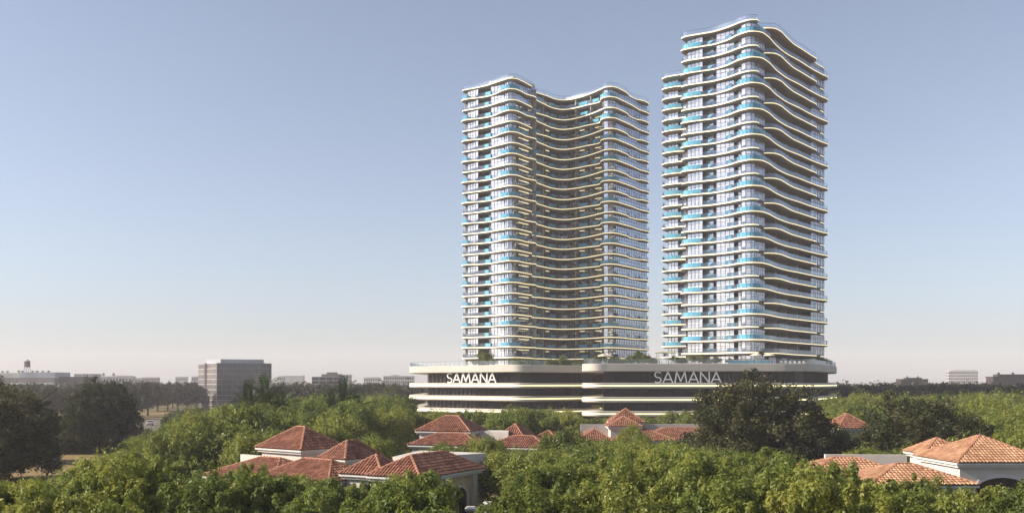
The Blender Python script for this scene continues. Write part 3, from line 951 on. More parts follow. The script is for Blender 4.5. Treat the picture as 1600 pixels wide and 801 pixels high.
# --- villa below the right podium
v4 = empty('villa', (18, 145, 0))
tag(v4, 'villa with pointed red roofs below the right podium', 'house', 'red-roofed villas')
hip_house(v4, (15.0, 146.5), 0, 5.3, 5.3, 6.5, 8.5)
hip_house(v4, (14.3, 143.0), 0, 5.2, 5.6, 6.0, 7.35)
hip_house(v4, (9.4, 138.5), 0, 5.4, 7.6, 4.1, 5.7)
hip_house(v4, (14.9, 139.8), 0, 9.0, 8.4, 4.1, 5.75)
P4, a4, b4 = hip_house(v4, (19.0, 141.2), 0, 15.0, 8.4, 4.2, 5.7, wall='stucco_ochre')
block(v4, 'parapet_wall', [(10.5, 147), (15.2, 147), (15.2, 147.4), (10.5, 147.4)], 0, 6.2, 'stucco')
block(v4, 'parapet_wall', [(20.6, 150), (33, 150), (33, 150.4), (20.6, 150.4)], 0, 6.1, 'stucco')
arch_opening(v4, (27.2, 141.65), (1, 0), 1.1, 1.4, 2.6, 3.1, 'dark_glass', bars=False)
# --- villa half hidden by the dark trees
v5 = empty('villa', (45, 131, 0))
tag(v5, 'white villa glimpsed between the two big dark trees on the right', 'house', 'red-roofed villas')
hip_house(v5, (44.6, 131), 10, 5.2, 5.2, 6.3, 8.2)
hip_house(v5, (40.6, 126), 10, 6.0, 6.0, 4.2, 5.6)
block(v5, 'parapet_wall', [(40, 130), (45, 130.6), (44.9, 133), (39.8, 132)], 0, 6.0, 'stucco')
# --- right villa, the nearest one
v6 = empty('villa', (38, 80, 0))
tag(v6, 'right villa with sunlit orange tiled hip roofs and a wide arched porch', 'house', 'red-roofed villas')
P6, a6, b6 = hip_house(v6, (36.3, 78.3), 1.5, 7.9, 8.0, 6.0, 7.95, tile='tile_orange')
hip_house(v6, (37.7, 87.8), 1.5, 4.4, 4.4, 6.0, 7.3, tile='tile_orange')
hip_house(v6, (26.6, 71.3), 1.5, 8.2, 7.0, 4.9, 6.15, tile='tile_orange')
hip_house(v6, (23.6, 76.5), 1.5, 8.4, 6.6, 5.1, 6.25, tile='tile_orange')
block(v6, 'parapet_wall', [(27.5, 84.2), (34.4, 83.6), (34.4, 84.0), (27.5, 84.6)], 0, 6.25, 'stucco')
arch_opening(v6, Vector(P6(3.95, 0.45, 0)[:2]), a6, 4.6, 2.6, 3.6, 4.75, 'dark_glass', bars=False)

# ------------------------------------------------------------------ far buildings
def far_block(name, label, x0, x1, ytop, D, depth, m_, rows=0, cols=0, win='dark_glass', ybase=None, rot=0.0, cat='building', roof=None, strip=False, group='distant buildings'):
    """block between two pixel columns at distance D; windows are real panes set into frames"""
    xa, xb = pxx(x0, D), pxx(x1, D); w = xb - xa; depth *= 0.4
    h = CZ + (HY - ytop) * D / F
    root = empty(name, ((xa + xb) / 2, D + depth / 2, 0), R(rot))
    tag(root, label, cat, group)
    b_ = MB(); b_.box(-w / 2, -depth / 2, 0, w / 2, depth / 2, h); b_.build('wall', m_, root)
    b_ = MB()
    for (x_0, y_0, x_1, y_1) in ((-w / 2 - .2, -depth / 2 - .2, w / 2 + .2, -depth / 2 + .25), (-w / 2 - .2, depth / 2 - .25, w / 2 + .2, depth / 2 + .2),
                                 (-w / 2 - .2, -depth / 2 + .26, -w / 2 + .25, depth / 2 - .26), (w / 2 - .25, -depth / 2 + .26, w / 2 + .2, depth / 2 - .26)):
        b_.box(x_0, y_0, h + 0.003, x_1, y_1, h + 0.8)
    b_.build('parapet', m_, root)
    if rows and cols:
        lo = max(0.5, CZ - 9)
        fh = (h - lo) / rows; fw = w / cols
        b_ = MB(); ww = fw * (0.94 if strip else 0.6); wh = fh * 0.55
        b_.box(-ww / 2, -0.06, 0, ww / 2, 0.03, wh); wm = b_.mesh('window', win)
        for r_ in range(rows):
            for c in range(cols):
                link('window', wm, root, (-w / 2 + fw * (c + 0.5), -depth / 2, lo + fh * r_ + fh * 0.25))
        nc = max(1, int(depth / fw))
        for r_ in range(rows):
            for c in range(nc):
                for sg in (-1, 1):
                    if (sg < 0) == ((x0 + x1) / 2 > CX):
                        o = link('window', wm, root, (sg * w / 2, -depth / 2 + depth / nc * (c + 0.5), lo + fh * r_ + fh * 0.25))
                        o.rotation_euler = (0, 0, R(-90 if sg < 0 else 90))
    if roof:
        for (rx0, rx1, rh, rd) in roof:
            b_ = MB(); b_.box(-w / 2 + w * rx0, -depth * rd / 2, h + 0.01, -w / 2 + w * rx1, depth * rd / 2, h + rh)
            b_.build('roof_housing', m_, root)
    return root

def glazed_office(name, label, corner, right, left, ztop, floors, bay, pent):
    """two visible curtain-wall faces meeting at the nearest corner"""
    c, r_, l_ = Vector(corner), Vector(right), Vector(left)
    root = empty(name, (*c, 0)); base = Vector((-c.x, -c.y, 0))
    tag(root, label, 'building')
    far = r_ + l_ - c
    b_ = MB(); b_.prism(ccw([tuple(c), tuple(r_), tuple(far), tuple(l_)]), 0, ztop); b_.build('wall', 'concrete_dark', root, base)
    b_ = MB()
    ins = lambda k: [tuple(c + (far - c) * 0.10), tuple(r_ + (l_ - r_) * 0.10), tuple(far + (c - far) * 0.10), tuple(l_ + (r_ - l_) * 0.10)]
    b_.prism(ccw(ins(0.1)), ztop + 0.01, ztop + pent); b_.build('penthouse', 'metal_grey', root, base)
    fh = ztop / floors
    for (p_, q_, gm) in ((l_, c, 'glass_tan'), (c, r_, 'glass_office')):
        d = (q_ - p_); L = d.length; d.normalize(); n_ = Vector((d.y, -d.x))
        nb = max(2, round(L / bay))
        for f_ in range(floors):
            for k in range(nb):
                a_, b2_ = p_ + d * (L * k / nb + 0.06), p_ + d * (L * (k + 1) / nb - 0.06)
                w_ = MB(); t1, t2 = random.uniform(-.03, .03), random.uniform(-.03, .03)
                z0, z1 = fh * f_ + 0.1, fh * (f_ + 1) - 0.1
                if z1 < 2: continue
                w_.add([(*(a_ + n_ * (.08 + t1)), z0), (*(b2_ + n_ * (.08 - t1)), z0), (*(b2_ + n_ * (.08 - t1 + t2)), z1), (*(a_ + n_ * (.08 + t1 + t2)), z1)], [(0, 1, 2, 3)])
                w_.build('pane', gm, root, base)
        fr = MB()
        for k in range(nb + 1):
            a_ = p_ + d * (L * k / nb)
            fr.obox(a_ - d * 0.05, a_ + d * 0.05, 0.2, 0, ztop, 0.16)
        for f_ in range(floors + 1):
            fr.obox(p_, q_, 0.2, max(0, fh * f_ - 0.13), fh * f_ + 0.13, 0.14)
        fr.build('window_grid', 'frame_pale' if gm == 'glass_tan' else 'frame_dim', root, base)
    return root, base

mat_glass_wall('glass_tan', (0.30, 0.26, 0.23), 0.35, 0.08, tint=(0.95, 0.9, 0.85))
o_c = px(339, 600, 430).xy; o_r = px(424, 600, 440).xy; o_l = px(311, 600, 456).xy
off, ob = glazed_office('office_building', 'dark glass office block with a pale left side, tallest beyond the left trees', o_c, o_r, o_l, CZ + (HY - 567) * 430 / F, 9, 2.1, 1.9)
b_ = MB(); d_ = (o_c - o_l).normalized(); n_ = Vector((d_.y, -d_.x))
b_.obox(o_l + d_ * 11.2, o_l + d_ * 14.2, 0.5, 0, CZ + (HY - 566) * 430 / F, 0.2); b_.build('dark_pier', 'brick_dark', off, ob)

# stepped office in the middle distance
mo = empty('office_building', (*px(512, 600, 560).xy, 0))
tag(mo, 'small stepped office with dark window bands behind the left palms', 'building')
mb_ = -Vector(mo.location)
D = 560
for (x0, x1, yt, dep, dz) in ((480, 547, 600, 22, 0), (486, 531, 588, 18, 2), (500, 526, 584, 12, 4), (508, 522, 581, 6, 5)):
    h = CZ + (HY - yt) * D / F
    b_ = MB(); b_.box(pxx(x0, D), D + dz, 0, pxx(x1, D), D + dz + dep, h)
    b_.build('wall', 'concrete_dark' if yt < 587 else 'concrete', mo, mb_)
for (x0, x1, y0, y1, dz) in ((480, 547, 600, 621, 0), (486, 531, 588, 600, 2)):
    rows_ = round((y1 - y0) / 5)
    for r_ in range(rows_):
        n_c = round((x1 - x0) / 11)
        for c in range(n_c):
            xa, xb = x0 + (x1 - x0) * c / n_c + 0.4, x0 + (x1 - x0) * (c + 1) / n_c - 0.4
            za, zb = CZ + (HY - (y0 + (y1 - y0) * (r_ + 1) / rows_ - 0.5)) * D / F, CZ + (HY - (y0 + (y1 - y0) * r_ / rows_ + 0.6)) * D / F
            b_ = MB(); b_.box(pxx(xa, D), D + dz - 0.15, za, pxx(xb, D), D + dz + 0.2, zb); b_.build('window', 'glass_office', mo, mb_)

# factory on the far left
fa = empty('factory_building', (*px(60, 600, 640).xy, 0))
tag(fa, 'long low factory with grey upper storey and roof vents, far left', 'factory')
fb = -Vector(fa.location); D = 640
def fbox(x0, x1, y0, y1, dz, dep, m_, nm='wall'):
    z0 = 0 if y1 is None else CZ + (HY - y1) * D / F
    b_ = MB(); b_.box(pxx(x0, D), D + dz, z0, pxx(x1, D), D + dz + dep, CZ + (HY - y0) * D / F); return b_.build(nm, m_, fa, fb)
fbox(-20, 85, 590, None, 0, 30, 'concrete_dark'); fbox(28, 84, 581, 589.8, 2, 22, 'metal_grey', 'upper_storey'); fbox(-20, 27.5, 582, 589.8, 3, 22, 'concrete_pale', 'upper_storey')
fbox(85.5, 122, 588, None, 6, 20, 'brick_dark', 'side_wing'); fbox(86, 116, 583, None, 28, 14, 'concrete', 'side_wing'); fbox(20, 86, 597.5, 600.5, -3, 2.9, 'concrete_pale', 'loading_canopy')
for xv, yv in ((4, 579), (12, 579), (29.5, 578), (35, 578.5), (51, 578.5), (58, 578.5), (67, 578.5), (76, 578.5)):
    q = px(xv, 0, D + 8)
    b_ = MB(); zb = CZ + (HY - 581.6) * D / F; zt = CZ + (HY - yv) * D / F
    b_.tube([(q.x, q.y, zb), (q.x, q.y, zt - 0.5)], 0.45, 8); b_.tube([(q.x, q.y, zt - 0.5), (q.x, q.y, zt)], [1.15, 0.7], 8)
    b_.build('roof_vent', 'iron', fa, fb)
def water_tower(x, ytop, D, rad, hh, zbase, label):
    q = px(x, ytop, D)
    r_ = empty('water_tower', (q.x, q.y, zbase)); zt = q.z - zbase
    tag(r_, label, 'water tower', 'rooftop water towers')
    b_ = MB(); b_.tube([(0, 0, zt - rad * 0.7 - hh), (0, 0, zt - rad * 0.7)], [rad * 0.97, rad], 14); b_.build('tank', 'tank_wood', r_)
    b_ = MB(); b_.tube([(0, 0, zt - rad * 0.7), (0, 0, zt)], [rad * 1.08, 0.08], 14); b_.build('conical_roof', 'metal_grey', r_)
    for sx in (-1, 1):
        for sy in (-1, 1):
            b_ = MB(); b_.tube([(sx * rad * 0.8, sy * rad * 0.8, 0), (sx * rad * 0.6, sy * rad * 0.6, zt - rad * 0.7 - hh)], rad * 0.07, 5); b_.build('leg', 'iron', r_)
    b_ = MB()
    b_.tube([(-rad * .8, -rad * .8, 0.1), (rad * .6, -rad * .6, zt - rad * 0.7 - hh)], rad * 0.03, 4); b_.tube([(rad * .8, -rad * .8, 0.1), (-rad * .6, -rad * .6, zt - rad * 0.7 - hh)], rad * 0.03, 4); b_.build('brace', 'iron', r_)
water_tower(42.5, 561, 655, 2.0, 3.9, CZ + (HY - 581) * 640 / F, 'large wooden water tower on the factory roof, far left')

far_block('distant_building', 'pale low hall right of the factory, far left', 124, 150, 591, 900, 30, 'concrete', 2, 7)
fw_ = far_block('distant_building', 'grey hall with two small water tanks beyond the second dark tree', 146, 205, 588.5, 1000, 30, 'concrete', 2, 12, roof=[(0.55, 0.95, 1.6, 0.5)])
hz = CZ + (HY - 588.5) * 1000 / F
water_tower(161.5, 581.5, 1012, 1.3, 2.4, hz, 'small water tank on a hall roof, left of its twin')
water_tower(177.5, 581.5, 1012, 1.3, 2.4, hz, 'small water tank on a hall roof, right of its twin')
far_block('distant_building', 'small grey block left of the widest flat one, far left horizon', 209, 220, 591, 1100, 20, 'concrete', 2, 4)
far_block('distant_building', 'flat grey block between the water tanks and the office block', 223, 245, 590, 1100, 25, 'concrete', 3, 8)
far_block('distant_building', 'grey block alone on the horizon left of the dark glass office', 274, 290, 589, 1300, 25, 'concrete', 3, 6)
far_block('distant_building', 'grey block touching the left edge of the dark glass office', 299, 316, 588.5, 1200, 25, 'concrete', 3, 6)
far_block('distant_building', 'slim pale block just right of the dark glass office', 434, 443, 588, 1200, 20, 'concrete_pale', 3, 3)
far_block('distant_building', 'plain grey slab right of the dark glass office', 443, 473, 587.5, 1250, 30, 'concrete', 0, 0)
far_block('distant_building', 'pale block rising behind the small stepped office', 520, 547, 586, 900, 25, 'concrete', 5, 8, roof=[(0.1, 0.5, 1.5, 0.6)])
far_block('distant_building', 'pale low block left of the wide one near the podium', 568, 593, 590, 1150, 25, 'concrete_pale', 3, 7, roof=[(0.6, 0.98, 1.0, 0.8)])
far_block('distant_building', 'wide grey block beside the left end of the podium', 599, 646, 588, 1050, 30, 'concrete', 4, 14, roof=[(0.25, 0.5, 2.0, 0.6)])
far_block('distant_building', 'pale office block standing alone on the right horizon', 1487, 1529, 580, 950, 34, 'concrete', 7, 14, rot=-14, win='glass_office', roof=[(0.1, 0.95, 1.5, 0.8)])
far_block('distant_building', 'dark stepped building behind the right woods, left of the pale office', 1408, 1450, 593.5, 620, 20, 'brick_dark', 3, 12, roof=[(0.25, 0.8, 1.6, 0.7), (0.30, 0.34, 2.6, 0.1), (0.7, 0.74, 2.6, 0.1)])
far_block('distant_building', 'dark brick building at the right edge of the picture', 1552, 1616, 590, 520, 20, 'brick_dark', 4, 14, roof=[(0.15, 0.8, 2.0, 0.7), (0.2, 0.24, 3.0, 0.1), (0.55, 0.59, 3.0, 0.1)], win='glass_office')
far_block('white_annex', 'low white annex with dark openings in front of the dark brick building', 1581, 1602, 603.5, 512, 6, 'concrete_pale', 2, 6)

# ------------------------------------------------------------------ the car on the road
def car(loc, rz, label):
    r_ = empty('parked_car', loc, rz); tag(r_, label, 'car')
    # body profile along x (rear at -x), lofted across the width
    prof = [(-2.1, 0.35), (-2.15, 0.75), (-2.0, 1.02), (-1.2, 1.06), (-0.2, 1.05), (0.9, 0.98), (1.9, 0.86), (2.15, 0.62), (2.1, 0.35)]
    b_ = MB(); rings = []
    for y, s in ((-0.88, 0.93), (-0.82, 1.0), (0.82, 1.0), (0.88, 0.93)):
        rings.append([(x * (0.985 if abs(y) > 0.85 else 1), y, 0.35 + (z - 0.35) * s) for x, z in prof])
    b_.loft(rings); body = b_.build('body', 'car_white', r_)
    cab = [(-1.75, 1.03), (-1.2, 1.48), (0.15, 1.50), (0.95, 1.0)]
    b_ = MB(); b_.loft([[(x, y * (0.80 if z > 1.2 else 1.0), z) for x, z in cab] for y in (-0.78, 0.78)]); b_.build('cabin_glass', 'car_glass', r_)
    b_ = MB(); b_.loft([[(-1.22, -0.64, 1.47), (0.17, -0.64, 1.49), (0.17, 0.64, 1.49), (-1.22, 0.64, 1.47)], [(-1.15, -0.6, 1.53), (0.1, -0.6, 1.55), (0.1, 0.6, 1.55), (-1.15, 0.6, 1.53)]]); b_.build('roof_panel', 'car_white', r_)
    for sy in (-1, 1):
        b_ = MB(); b_.box(-2.18, sy * 0.68 - 0.14, 0.72, -2.10, sy * 0.68 + 0.14, 0.92); b_.build('tail_light', 'tail_lamp', r_)
        for sx in (-1.3, 1.35):
            b_ = MB(); b_.tube([(sx, sy * 0.90, 0.32), (sx, sy * 0.68, 0.32)], 0.32, 14); w_ = b_.build('wheel', 'tyre', r_)
            b_ = MB(); b_.tube([(sx, sy * 0.915, 0.32), (sx, sy * 0.90, 0.32)], 0.19, 10); b_.build('rim', 'metal_grey', w_)
    b_ = MB(); b_.box(-2.2, -0.8, 0.36, -2.12, 0.8, 0.56); b_.build('bumper', 'iron', r_)
q = px(234.5, 664, 284)
car((q.x, q.y, 0.01), R(112), 'white car seen from behind on the curving road')

# ------------------------------------------------------------------ foliage
def leaf_mesh(name, m_, centers, radii, per, size, aspect=1.7, up=0.25, seed=0, tone=None):
    """leaf-sized diamonds scattered over clumps: centres (n,3), radii (n,), leaves per clump"""
    rg = np.random.default_rng(seed)
    C = np.repeat(centers, per, axis=0); Rr = np.repeat(radii, per)
    n = len(C)
    d = rg.normal(size=(n, 3)); d /= np.linalg.norm(d, axis=1)[:, None]
    rad = Rr * (0.12 + 1.08 * rg.random(n) ** 0.55)
    st_ = rg.uniform(0.65, 1.3, (len(centers), 3)); st_[:, 2] *= rg.uniform(0.8, 1.35, len(centers))
    pos = C + d * rad[:, None] * np.repeat(st_, per, axis=0)
    nr = d + rg.normal(size=(n, 3)) * 0.55; nr[:, 2] += up
    nr /= np.linalg.norm(nr, axis=1)[:, None]
    t = np.cross(nr, rg.normal(size=(n, 3))); t /= np.linalg.norm(t, axis=1)[:, None] + 1e-9
    b = np.cross(nr, t)
    s = size * (0.7 + 0.6 * rg.random(n))[:, None]
    V = np.empty((n, 4, 3))
    V[:, 0] = pos - t * s * aspect * 0.5
    V[:, 1] = pos + b * s * 0.5 + nr * s * 0.12
    V[:, 2] = pos + t * s * aspect * 0.5
    V[:, 3] = pos - b * s * 0.5 + nr * s * 0.12
    return quads_mesh(name, m_, V, np.repeat(rg.random(len(centers)) if tone is None else tone, per))

def quads_mesh(name, m_, V, tone):
    n = len(V)
    me = bpy.data.meshes.new(name)
    me.vertices.add(n * 4); me.loops.add(n * 4); me.polygons.add(n)
    me.vertices.foreach_set('co', V.reshape(-1))
    me.loops.foreach_set('vertex_index', np.arange(n * 4, dtype=np.int32))
    me.polygons.foreach_set('loop_start', np.arange(0, n * 4, 4, dtype=np.int32))
    me.polygons.foreach_set('loop_total', np.full(n, 4, dtype=np.int32))
    at_ = me.attributes.new('tone', 'FLOAT', 'FACE')
    at_.data.foreach_set('value', np.asarray(tone, dtype=np.float32))
    me.materials.append(MATS[m_])
    me.update(calc_edges=True)
    return me

def trunk_mesh(name, m_, H, r0, limbs, seed, spread, lean=0.1):
    rnd = random.Random(seed)
    b_ = MB()
    lx, ly = rnd.uniform(-lean, lean), rnd.uniform(-lean, lean)
    top = H * 0.62
    pts = [(lx * t * t * H, ly * t * t * H, t * top) for t in (0, 0.15, 0.4, 0.7, 1.0)]
    b_.tube(pts, [r0 * 1.35, r0, r0 * 0.85, r0 * 0.6, r0 * 0.3], 8)
    for i in range(limbs):
        z = top * rnd.uniform(0.28, 0.85)
        t = z / top; s = Vector((lx * t * t * H, ly * t * t * H, z))
        a = 2 * math.pi * (i + rnd.random() * 0.6) / limbs
        L = spread * rnd.uniform(0.55, 0.95)
        e_ = s + Vector((math.cos(a) * L, math.sin(a) * L, L * rnd.uniform(0.35, 0.9)))
        mid = (s + e_) / 2 + Vector((0, 0, -0.06 * L))
        b_.tube([s, mid, e_], [r0 * 0.45, r0 * 0.28, r0 * 0.08], 5, False)
    return b_.mesh(name, m_, True)

def crown_clumps(n, H, rad, base, seed, low=0.22, inner=0.30, cl=(0.55, 1.0), lobes=5):
    """clump centres for a crown: several overlapping lobes, most clumps near the lobes' outer shell"""
    rg = np.random.default_rng(seed)
    ch = H - base
    cz = base + ch * 0.46
    lob = [(np.array([0, 0, cz]), rad * 0.78, ch * 0.50)]
    for k in range(lobes):
        a = 2 * math.pi * (k + rg.random() * 0.7) / lobes
        rr = rad * rg.uniform(0.42, 0.62)
        lob.append((np.array([math.cos(a) * rr, math.sin(a) * rr, base + ch * rg.uniform(low, 0.66)]), rad * rg.uniform(0.40, 0.55), ch * rg.uniform(0.22, 0.34)))
    out_c, out_r = [], []
    while len(out_c) < n:
        c, r_, h_ = lob[0] if rg.random() < 0.36 else lob[rg.integers(1, len(lob))]
        d = rg.normal(size=3); d /= np.linalg.norm(d)
        if d[2] < -0.55: continue
        k = rg.uniform(0.72, 1.05) if rg.random() > inner else rg.uniform(0.2, 0.72)
        if d[2] > 0.1 and rg.random() < 0.22: k *= rg.uniform(1.05, 1.28)
        p_ = c + d * np.array([r_, r_, h_]) * k
        if p_[2] < base * 0.85: continue
        out_c.append(p_); out_r.append(rg.uniform(*cl))
    return np.array(out_c), np.array(out_r)

PROTO = {}
def proto(key, H, rad, base, n, per, size, leaf, bark, r0, seed, cl, limbs=7, aspect=1.7, inner=0.3, lobes=5, low=0.22):
    c, r_ = crown_clumps(n, H, rad, base, seed, low=low, cl=cl, inner=inner, lobes=lobes)
    # tallest clump tip becomes exactly H
    top = (c[:, 2] + r_ * 0.85).max()
    c[:, 2] *= H / top
    cm = leaf_mesh('crown', leaf, c, r_, per, size, aspect, seed=seed)
    tm = trunk_mesh('trunk', bark, H, r0, limbs, seed, rad)
    PROTO.setdefault(key, []).append((cm, tm, H, rad))

for s in range(4):
    proto('bright', 7.0, 3.5, 0.8, 260, 230, 0.105, 'leaf_bright', 'bark', 0.16, 11 + s, (0.24, 0.58), inner=0.12, lobes=9, aspect=2.1)
for s in range(2):
    proto('deep', 7.0, 3.5, 0.8, 260, 230, 0.105, 'leaf_mid', 'bark', 0.16, 21 + s, (0.24, 0.58), inner=0.12, lobes=9, aspect=2.1)
for s in range(3):
    proto('green', 8.0, 4.2, 1.2, 220, 130, 0.17, 'leaf_bright', 'bark', 0.18, 31 + s, (0.55, 1.05), inner=0.2, lobes=6)
for s in range(2):
    proto('mid', 8.0, 4.2, 1.2, 130, 110, 0.24, 'leaf_mid', 'bark', 0.18, 41 + s, (0.55, 1.05), inner=0.2, lobes=6)
for s in range(2):
    proto('dark', 14.0, 7.6, 0.6, 560, 110, 0.21, 'leaf_dark', 'bark_dark', 0.42, 51 + s, (0.5, 1.15), limbs=12, inner=0.35, lobes=14, low=0.06)
for s in range(3):
    proto('far', 12.5, 6.0, 1.5, 170, 60, 0.45, 'leaf_far', 'bark_dark', 0.32, 61 + s, (0.9, 1.7), limbs=6, inner=0.3, lobes=6)
for s in range(2):
    proto('bush', 2.6, 2.2, 0.1, 60, 110, 0.16, 'leaf_olive', 'bark', 0.06, 71 + s, (0.35, 0.7), limbs=5, inner=0.3)

def plant(key, x, y, h, name, label, cat, group=None, wide=1.0, idx=None, rz=None):
    lst = PROTO[key]
    cm, tm, H, rad = lst[random.randrange(len(lst)) if idx is None else idx % len(lst)]
    r_ = empty(name, (x, y, 0), random.uniform(0, 6.28) if rz is None else rz)
    s = h / H
    r_.scale = (s * wide, s * wide, s)
    tag(r_, label, cat, group)
    link('trunk', tm, r_); link('crown', cm, r_)
    return r_

ORD = ['', 'first', 'second', 'third', 'fourth', 'fifth', 'sixth', 'seventh', 'eighth', 'ninth', 'tenth', 'eleventh', 'twelfth', 'thirteenth', 'fourteenth', 'fifteenth', 'sixteenth', 'seventeenth', 'eighteenth', 'nineteenth', 'twentieth']
def ordinal(n):
    if n <= 20: return ORD[n]
    t = {2: 'twenty', 3: 'thirty', 4: 'forty'}[n // 10] if n % 10 else {3: 'thirtieth', 4: 'fortieth'}[n // 10]
    return t + '-' + ORD[n % 10] if n % 10 else t
def screen_x(o):
    return CX + o.location.x * F / o.location.y
def number_labels(objs, what, rows=None):
    """look-alikes in one stand: label each by its row from the front and its place from the left"""
    byrow = {}
    for o in objs:
        byrow.setdefault(rows[o] if rows else 0, []).append(o)
    for k, r_ in enumerate(sorted(byrow)):
        for i, o in enumerate(sorted(byrow[r_], key=screen_x)):
            place = ordinal(i + 1) + ' from the left'
            if len(byrow) > 1: place += ', ' + ordinal(k + 1) + ' row back'
            o['label'] = what + ', ' + place

# --- the big dark trees
def dark(xp, D, ytop, wpx, label, idx):
    h = CZ + (HY - ytop) * D / F
    rad = PROTO['dark'][idx][3] * h / 14.0
    return plant('dark', pxx(xp, D), D, h, 'dark_tree', label, 'tree', None, (wpx * D / F / 2) / rad * 0.98, idx, 0.6 * idx)
dark(-4, 122, 586, 205, 'huge dark tree cut by the left edge of the picture', 0)
dark(158, 172, 588, 128, 'dark round tree left of the curving road', 1)
dark(1186, 118, 576, 246, 'great dark spreading tree in front of the right end of the podium', 0)
dark(1428, 112, 613, 222, 'broad dark tree behind the right villa', 1)
dark(-70, 150, 590, 150, 'dark tree mostly beyond the left edge of the picture', 1)

# --- height limits read from the photograph's canopy lines: (column, row) for near, middle and far trees
LIM_A = [(-60, 756), (0, 755), (60, 750), (100, 742), (130, 716), (150, 701), (170, 693), (200, 691), (230, 702), (260, 716), (300, 748), (330, 746), (360, 738), (385, 728), (420, 734), (450, 744), (480, 748),
         (500, 752), (560, 760), (590, 768), (612, 742), (630, 735), (655, 733), (676, 746), (690, 786), (704, 802), (770, 803), (785, 775), (800, 745), (830, 722), (860, 713), (900, 704), (950, 712), (1000, 704), (1060, 700), (1100, 705),
         (1150, 702), (1200, 692), (1240, 702), (1270, 714), (1300, 722), (1330, 730), (1360, 748), (1400, 756), (1440, 758), (1470, 756), (1495, 762), (1590, 762), (1660, 756)]
LIM_B = [(-60, 760), (60, 752), (120, 735), (200, 697), (260, 672), (300, 656), (340, 660), (400, 672), (470, 662), (540, 668), (600, 684), (628, 694), (640, 709), (740, 709), (750, 686), (780, 686), (790, 707), (850, 707), (862, 682), (885, 672), (900, 690), (955, 692), (968, 674), (1005, 674), (1018, 692),
         (1110, 700), (1200, 705), (1300, 705), (1400, 700), (1500, 690), (1530, 648), (1600, 640), (1680, 640)]
LIM_C = [(-60, 700), (60, 690), (200, 690), (270, 660), (285, 648), (330, 640), (400, 632), (470, 626), (560, 628), (630, 640), (650, 645), (760, 648), (780, 641), (895, 650), (905, 692), (955, 692), (968, 678), (1002, 678), (1014, 694), (1110, 694), (1150, 690), (1290, 660), (1310, 645), (1340, 640), (1400, 625), (1660, 625)]
LIM_D = [(-60, 640), (180, 660), (196, 678), (290, 678), (300, 640), (345, 634), (400, 622), (430, 617), (480, 616), (540, 617), (600, 614), (640, 613), (648, 642), (750, 640), (840, 636), (900, 640), (910, 652), (1000, 652), (1060, 640), (1100, 646), (1300, 648), (1306, 613), (1400, 612), (1500, 612), (1660, 612)]
def lim(tab, x):
    return float(np.interp(x, [p_[0] for p_ in tab], [p_[1] for p_ in tab]))

KEEP = [((-33, 79), (-9, 100)), ((-14, 74), (1, 90)), ((-17, 117), (9, 141)), ((8, 137), (36, 152)), ((38, 124), (52, 138)), ((22, 70), (46, 92)), ((40, 96), (49, 104))]
def blocked(x, y, m_=1.0):
    for (a, b) in KEEP:
        if a[0] - m_ < x < b[0] + m_ and a[1] - m_ < y < b[1] + m_: return True
    if y > 234 - 0.001 and -36 < x < 106: return True
    for (rx, ry) in cl:
        if (x - rx) ** 2 + (y - ry) ** 2 < 81 and y > 200: return True
    return False

def zone(xp, y):
    if y < 76:
        if xp < 330: return ('bright green foreground tree, lower left', 'foreground trees, lower left')
        if xp < 700: return ('bright green foreground tree below left villa', 'foreground trees below the left villa')
        if xp < 1270: return ('bright green foreground tree, bottom centre', 'foreground trees, bottom centre')
        return ('bright green foreground tree below right villa', 'foreground trees below the right villa')
    if y < 118:
        if xp < 620: return ('green tree around the left villa', 'trees around the left villa')
        if xp < 900: return ('green tree right of the gatehouse', 'trees right of the gatehouse')
        if xp < 1270: return ('green tree before the pointed-roof villa', 'trees before the pointed-roof villa')
        return ('green tree around the right villa', 'trees around the right villa')
    if y < 236:
        if xp < 400: return ('green tree between road and palms', 'trees right of the road')
        if xp < 650: return ('green tree between palms and podium', 'trees left of the podium')
        if xp < 905: return ('green tree at left podium foot', 'trees at the left podium')
        if xp < 1310: return ('green tree at right podium foot', 'trees at the right podium')
        return ('sunlit green tree right of the podium', 'green belt right of the podium')
    if xp < 650: return ('green tree at the back of the wood left of podium', 'back row left of the podium')
    return ('green tree in the back row right of podium', 'back row right of the podium')

